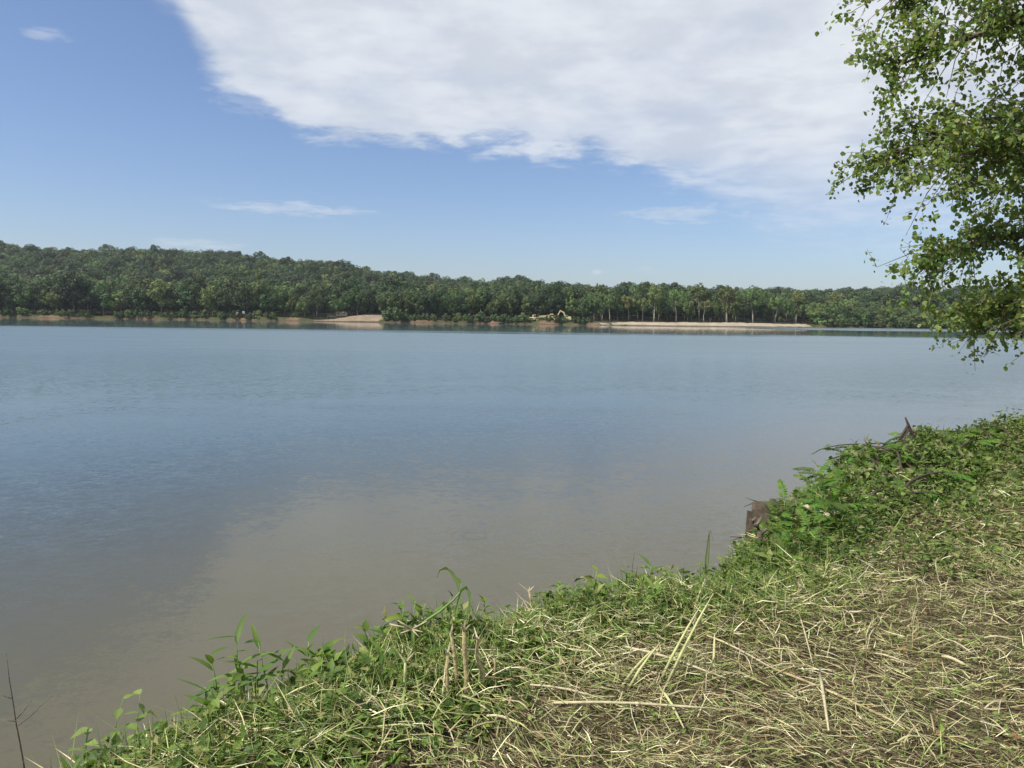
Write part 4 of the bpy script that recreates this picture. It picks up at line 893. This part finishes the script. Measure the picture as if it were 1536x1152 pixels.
def small_leaves(name, label, n, box, dens, size, h, seed, cols):
    r = np.random.default_rng(seed); q = region(n, r, box, dens); z = bank_z(q[:, 0], q[:, 1], q[:, 2]); hh = h(q[:, 0], q[:, 1], q[:, 2])
    P = np.stack([q[:, 0], q[:, 1], z+hh*r.random(n)**.7], 1); n_ = len(P); dist = np.hypot(q[:, 0], q[:, 1])
    nr = unit(r.normal(size=(n, 3))*.55+np.array([-.1, -.1, 1])); ax = unit(np.cross(nr, r.normal(size=(n, 3)))); sd = np.cross(nr, ax)
    L = (size*r.uniform(.5, 1.4, n)*np.clip(dist/5, 1, 1.7))[:, None]; W = L*r.uniform(.16, .34, n)[:, None]
    V = np.stack([P, P+ax*L*.4+sd*W+nr*L*.08, P+ax*L-nr*L*.15, P+ax*L*.4-sd*W+nr*L*.08, P+ax*L*.45], 1).reshape(-1, 3); o5 = np.arange(n)[:, None]*5
    Fc = np.concatenate([o5+np.array(f) for f in ([0, 4, 1], [1, 4, 2], [2, 4, 3], [3, 4, 0])])
    c = np.array(cols)[r.integers(0, len(cols), n)]*r.uniform(.65, 1.3, (n, 1))
    return stuff(tag(obj(name, mesh(name, V, Fc, M['leaf'], np.repeat(c, 5, 0))), label, 'weeds'))
NEARB = (-3.2, 6.5, 1.2, 7.5); FARB = (1.5, 16, 4.5, 16)
def fall(x, y): return np.clip(3.6/np.maximum(np.hypot(x, y), 2.2), 0, 1)**1.4
def d_straw(x, y, s): return sstep((s-.2-.45*sstep((.6-x)/.8))/.5)*fall(x, y)*np.clip(.62+.30*wav(x, y, .8, 14)+.22*wav(x, y, .23, 22), .12, 1)
def green_k(x, y, s):   # how green the sward is: the lip, the slope under the brush heap, patches
    g = sstep((1.0-s)/.7)+.65*sstep((x+y-11.0-.0*s)/4)*sstep((3.2-s)/1.6)+.35*(wav(x, y, 1.1, 19) > .35)
    return np.clip(g, 0, 1)
GR = [(.10, .17, .032), (.135, .21, .042), (.175, .235, .06), (.23, .27, .09), (.085, .13, .03)]
lie_blades('grass_clippings', 'dry straw-coloured grass clippings strewn over the mown bank', 74000, NEARB, d_straw, .02, .17, .0014, .0036, (3, 4, 4, 3, 3.2, 3, 1.1, 3), 31, .33, .06)
lie_blades('matted_thatch', 'fine brown matted thatch under the clippings, coloured dark as shaded gaps', 40000, NEARB, lambda x, y, s: sstep((s-.2)/.6)*fall(x, y), .02, .07, .002, .004, (.3, .8, 2, 4, .4, 1.2, .1, 10), 32, .15, .012)  # mostly dark browns: shade in the gaps between straws, put into the colour
lie_blades('distant_clippings', 'straw-coloured clippings on the bank beyond the green clump', 36000, FARB, lambda x, y, s: sstep((s-.6)/1.0)*(1-.6*green_k(x, y, s)), .04, .18, .0022, .0045, (2, 4, 4, 2.5, 3.5, 3, 1, 1.5), 33)
lie_blades('green_clippings', 'wilted green grass clippings along the lip', 19000, NEARB, lambda x, y, s: sstep((s+.3)/.3)*sstep((1.0-s)/.7)*fall(x, y), .05, .20, .0022, .0050, (1.6, .9, .6, .3, 2.2, 5, 1.2, .4), 34, .45, .11)
up_blades('mown_grass', 'short green mown grass standing on the bank', 30000, NEARB, lambda x, y, s: sstep((s-.1)/.4)*fall(x, y)*(.32+.68*green_k(x, y, s)), .02, .085, .0035, 35, GR+[(.34, .30, .14), (.40, .34, .18)])
up_blades('lip_grass', 'longer green grass along the lip of the bank', 19000, NEARB, lambda x, y, s: sstep((s+.45)/.3)*sstep((.75-s)/.6)*fall(x, y), .05, .28, .0042, 36, GR, bend=.55)
up_blades('far_bank_grass', 'green grass on the bank towards the overhanging tree', 26000, FARB, lambda x, y, s: sstep((s+.5)/.4)*(.25+.75*green_k(x, y, s)), .03, .15, .005, 37, GR+[(.26, .26, .10)], bend=.6)
small_leaves('creeping_ground_cover', 'creeping green leaves matting the lip and slope of the bank', 30000, NEARB, lambda x, y, s: sstep((s+.85)/.4)*sstep((.7+.3*sstep((.6-x)/.8)-s)/.6)*fall(x, y)*(.55+.45*wav(x, y, .5, 21)), .052,
    lambda x, y, s: .03+.17*sstep((.8-s)/.7)*np.clip(.5+.7*wav(x, y, .45, 25), 0, 1.2), 38, [(.075, .135, .024), (.105, .175, .032), (.14, .205, .042), (.055, .10, .022), (.19, .20, .07)])
small_leaves('sward_leaves', 'small green leaves scattered through the mown grass', 5000, NEARB, lambda x, y, s: sstep((s-.4)/.4)*fall(x, y)*np.clip(.3+.7*wav(x, y, .5, 33), .05, 1), .026,
    lambda x, y, s: .06+0*x, 41, [(.10, .17, .03), (.14, .21, .045), (.19, .24, .07)])
small_leaves('heap_leaves', 'loose green leaves over the heap of cut branches', 34000, FARB, lambda x, y, s: sstep((s+.9)/.5)*sstep((2.3-s)/1.2)*sstep((11.5-x)/2)*(.5+.5*wav(x, y, .7, 31)), .04,
    lambda x, y, s: .06+.26*sstep((1.5-s)/1.2)*np.clip(.6+.7*wav(x, y, 1.2, 27), 0, 1.2), 39, [(.06, .11, .02), (.085, .145, .025), (.13, .19, .045), (.05, .085, .02), (.2, .2, .09)])

# ------------------------------------------------------------------ haze over the lake
hb = MB().box(-1500, 1500, -220, 1900, -9, 95)
hm, ht, hout = new_mat('haze')
hv = ht.node('ShaderNodeVolumePrincipled'); hv.inputs['Color'].default_value = (0.80, 0.88, 1.0, 1); hv.inputs['Density'].default_value = 0.0001
hv.inputs['Anisotropy'].default_value = 0.2
ht.l.new(hv.outputs[0], hout.inputs['Volume'])
hz = stuff(tag(obj('haze', hb.mesh('haze', hm)), 'thin bluish haze in the air over the lake', 'haze'))
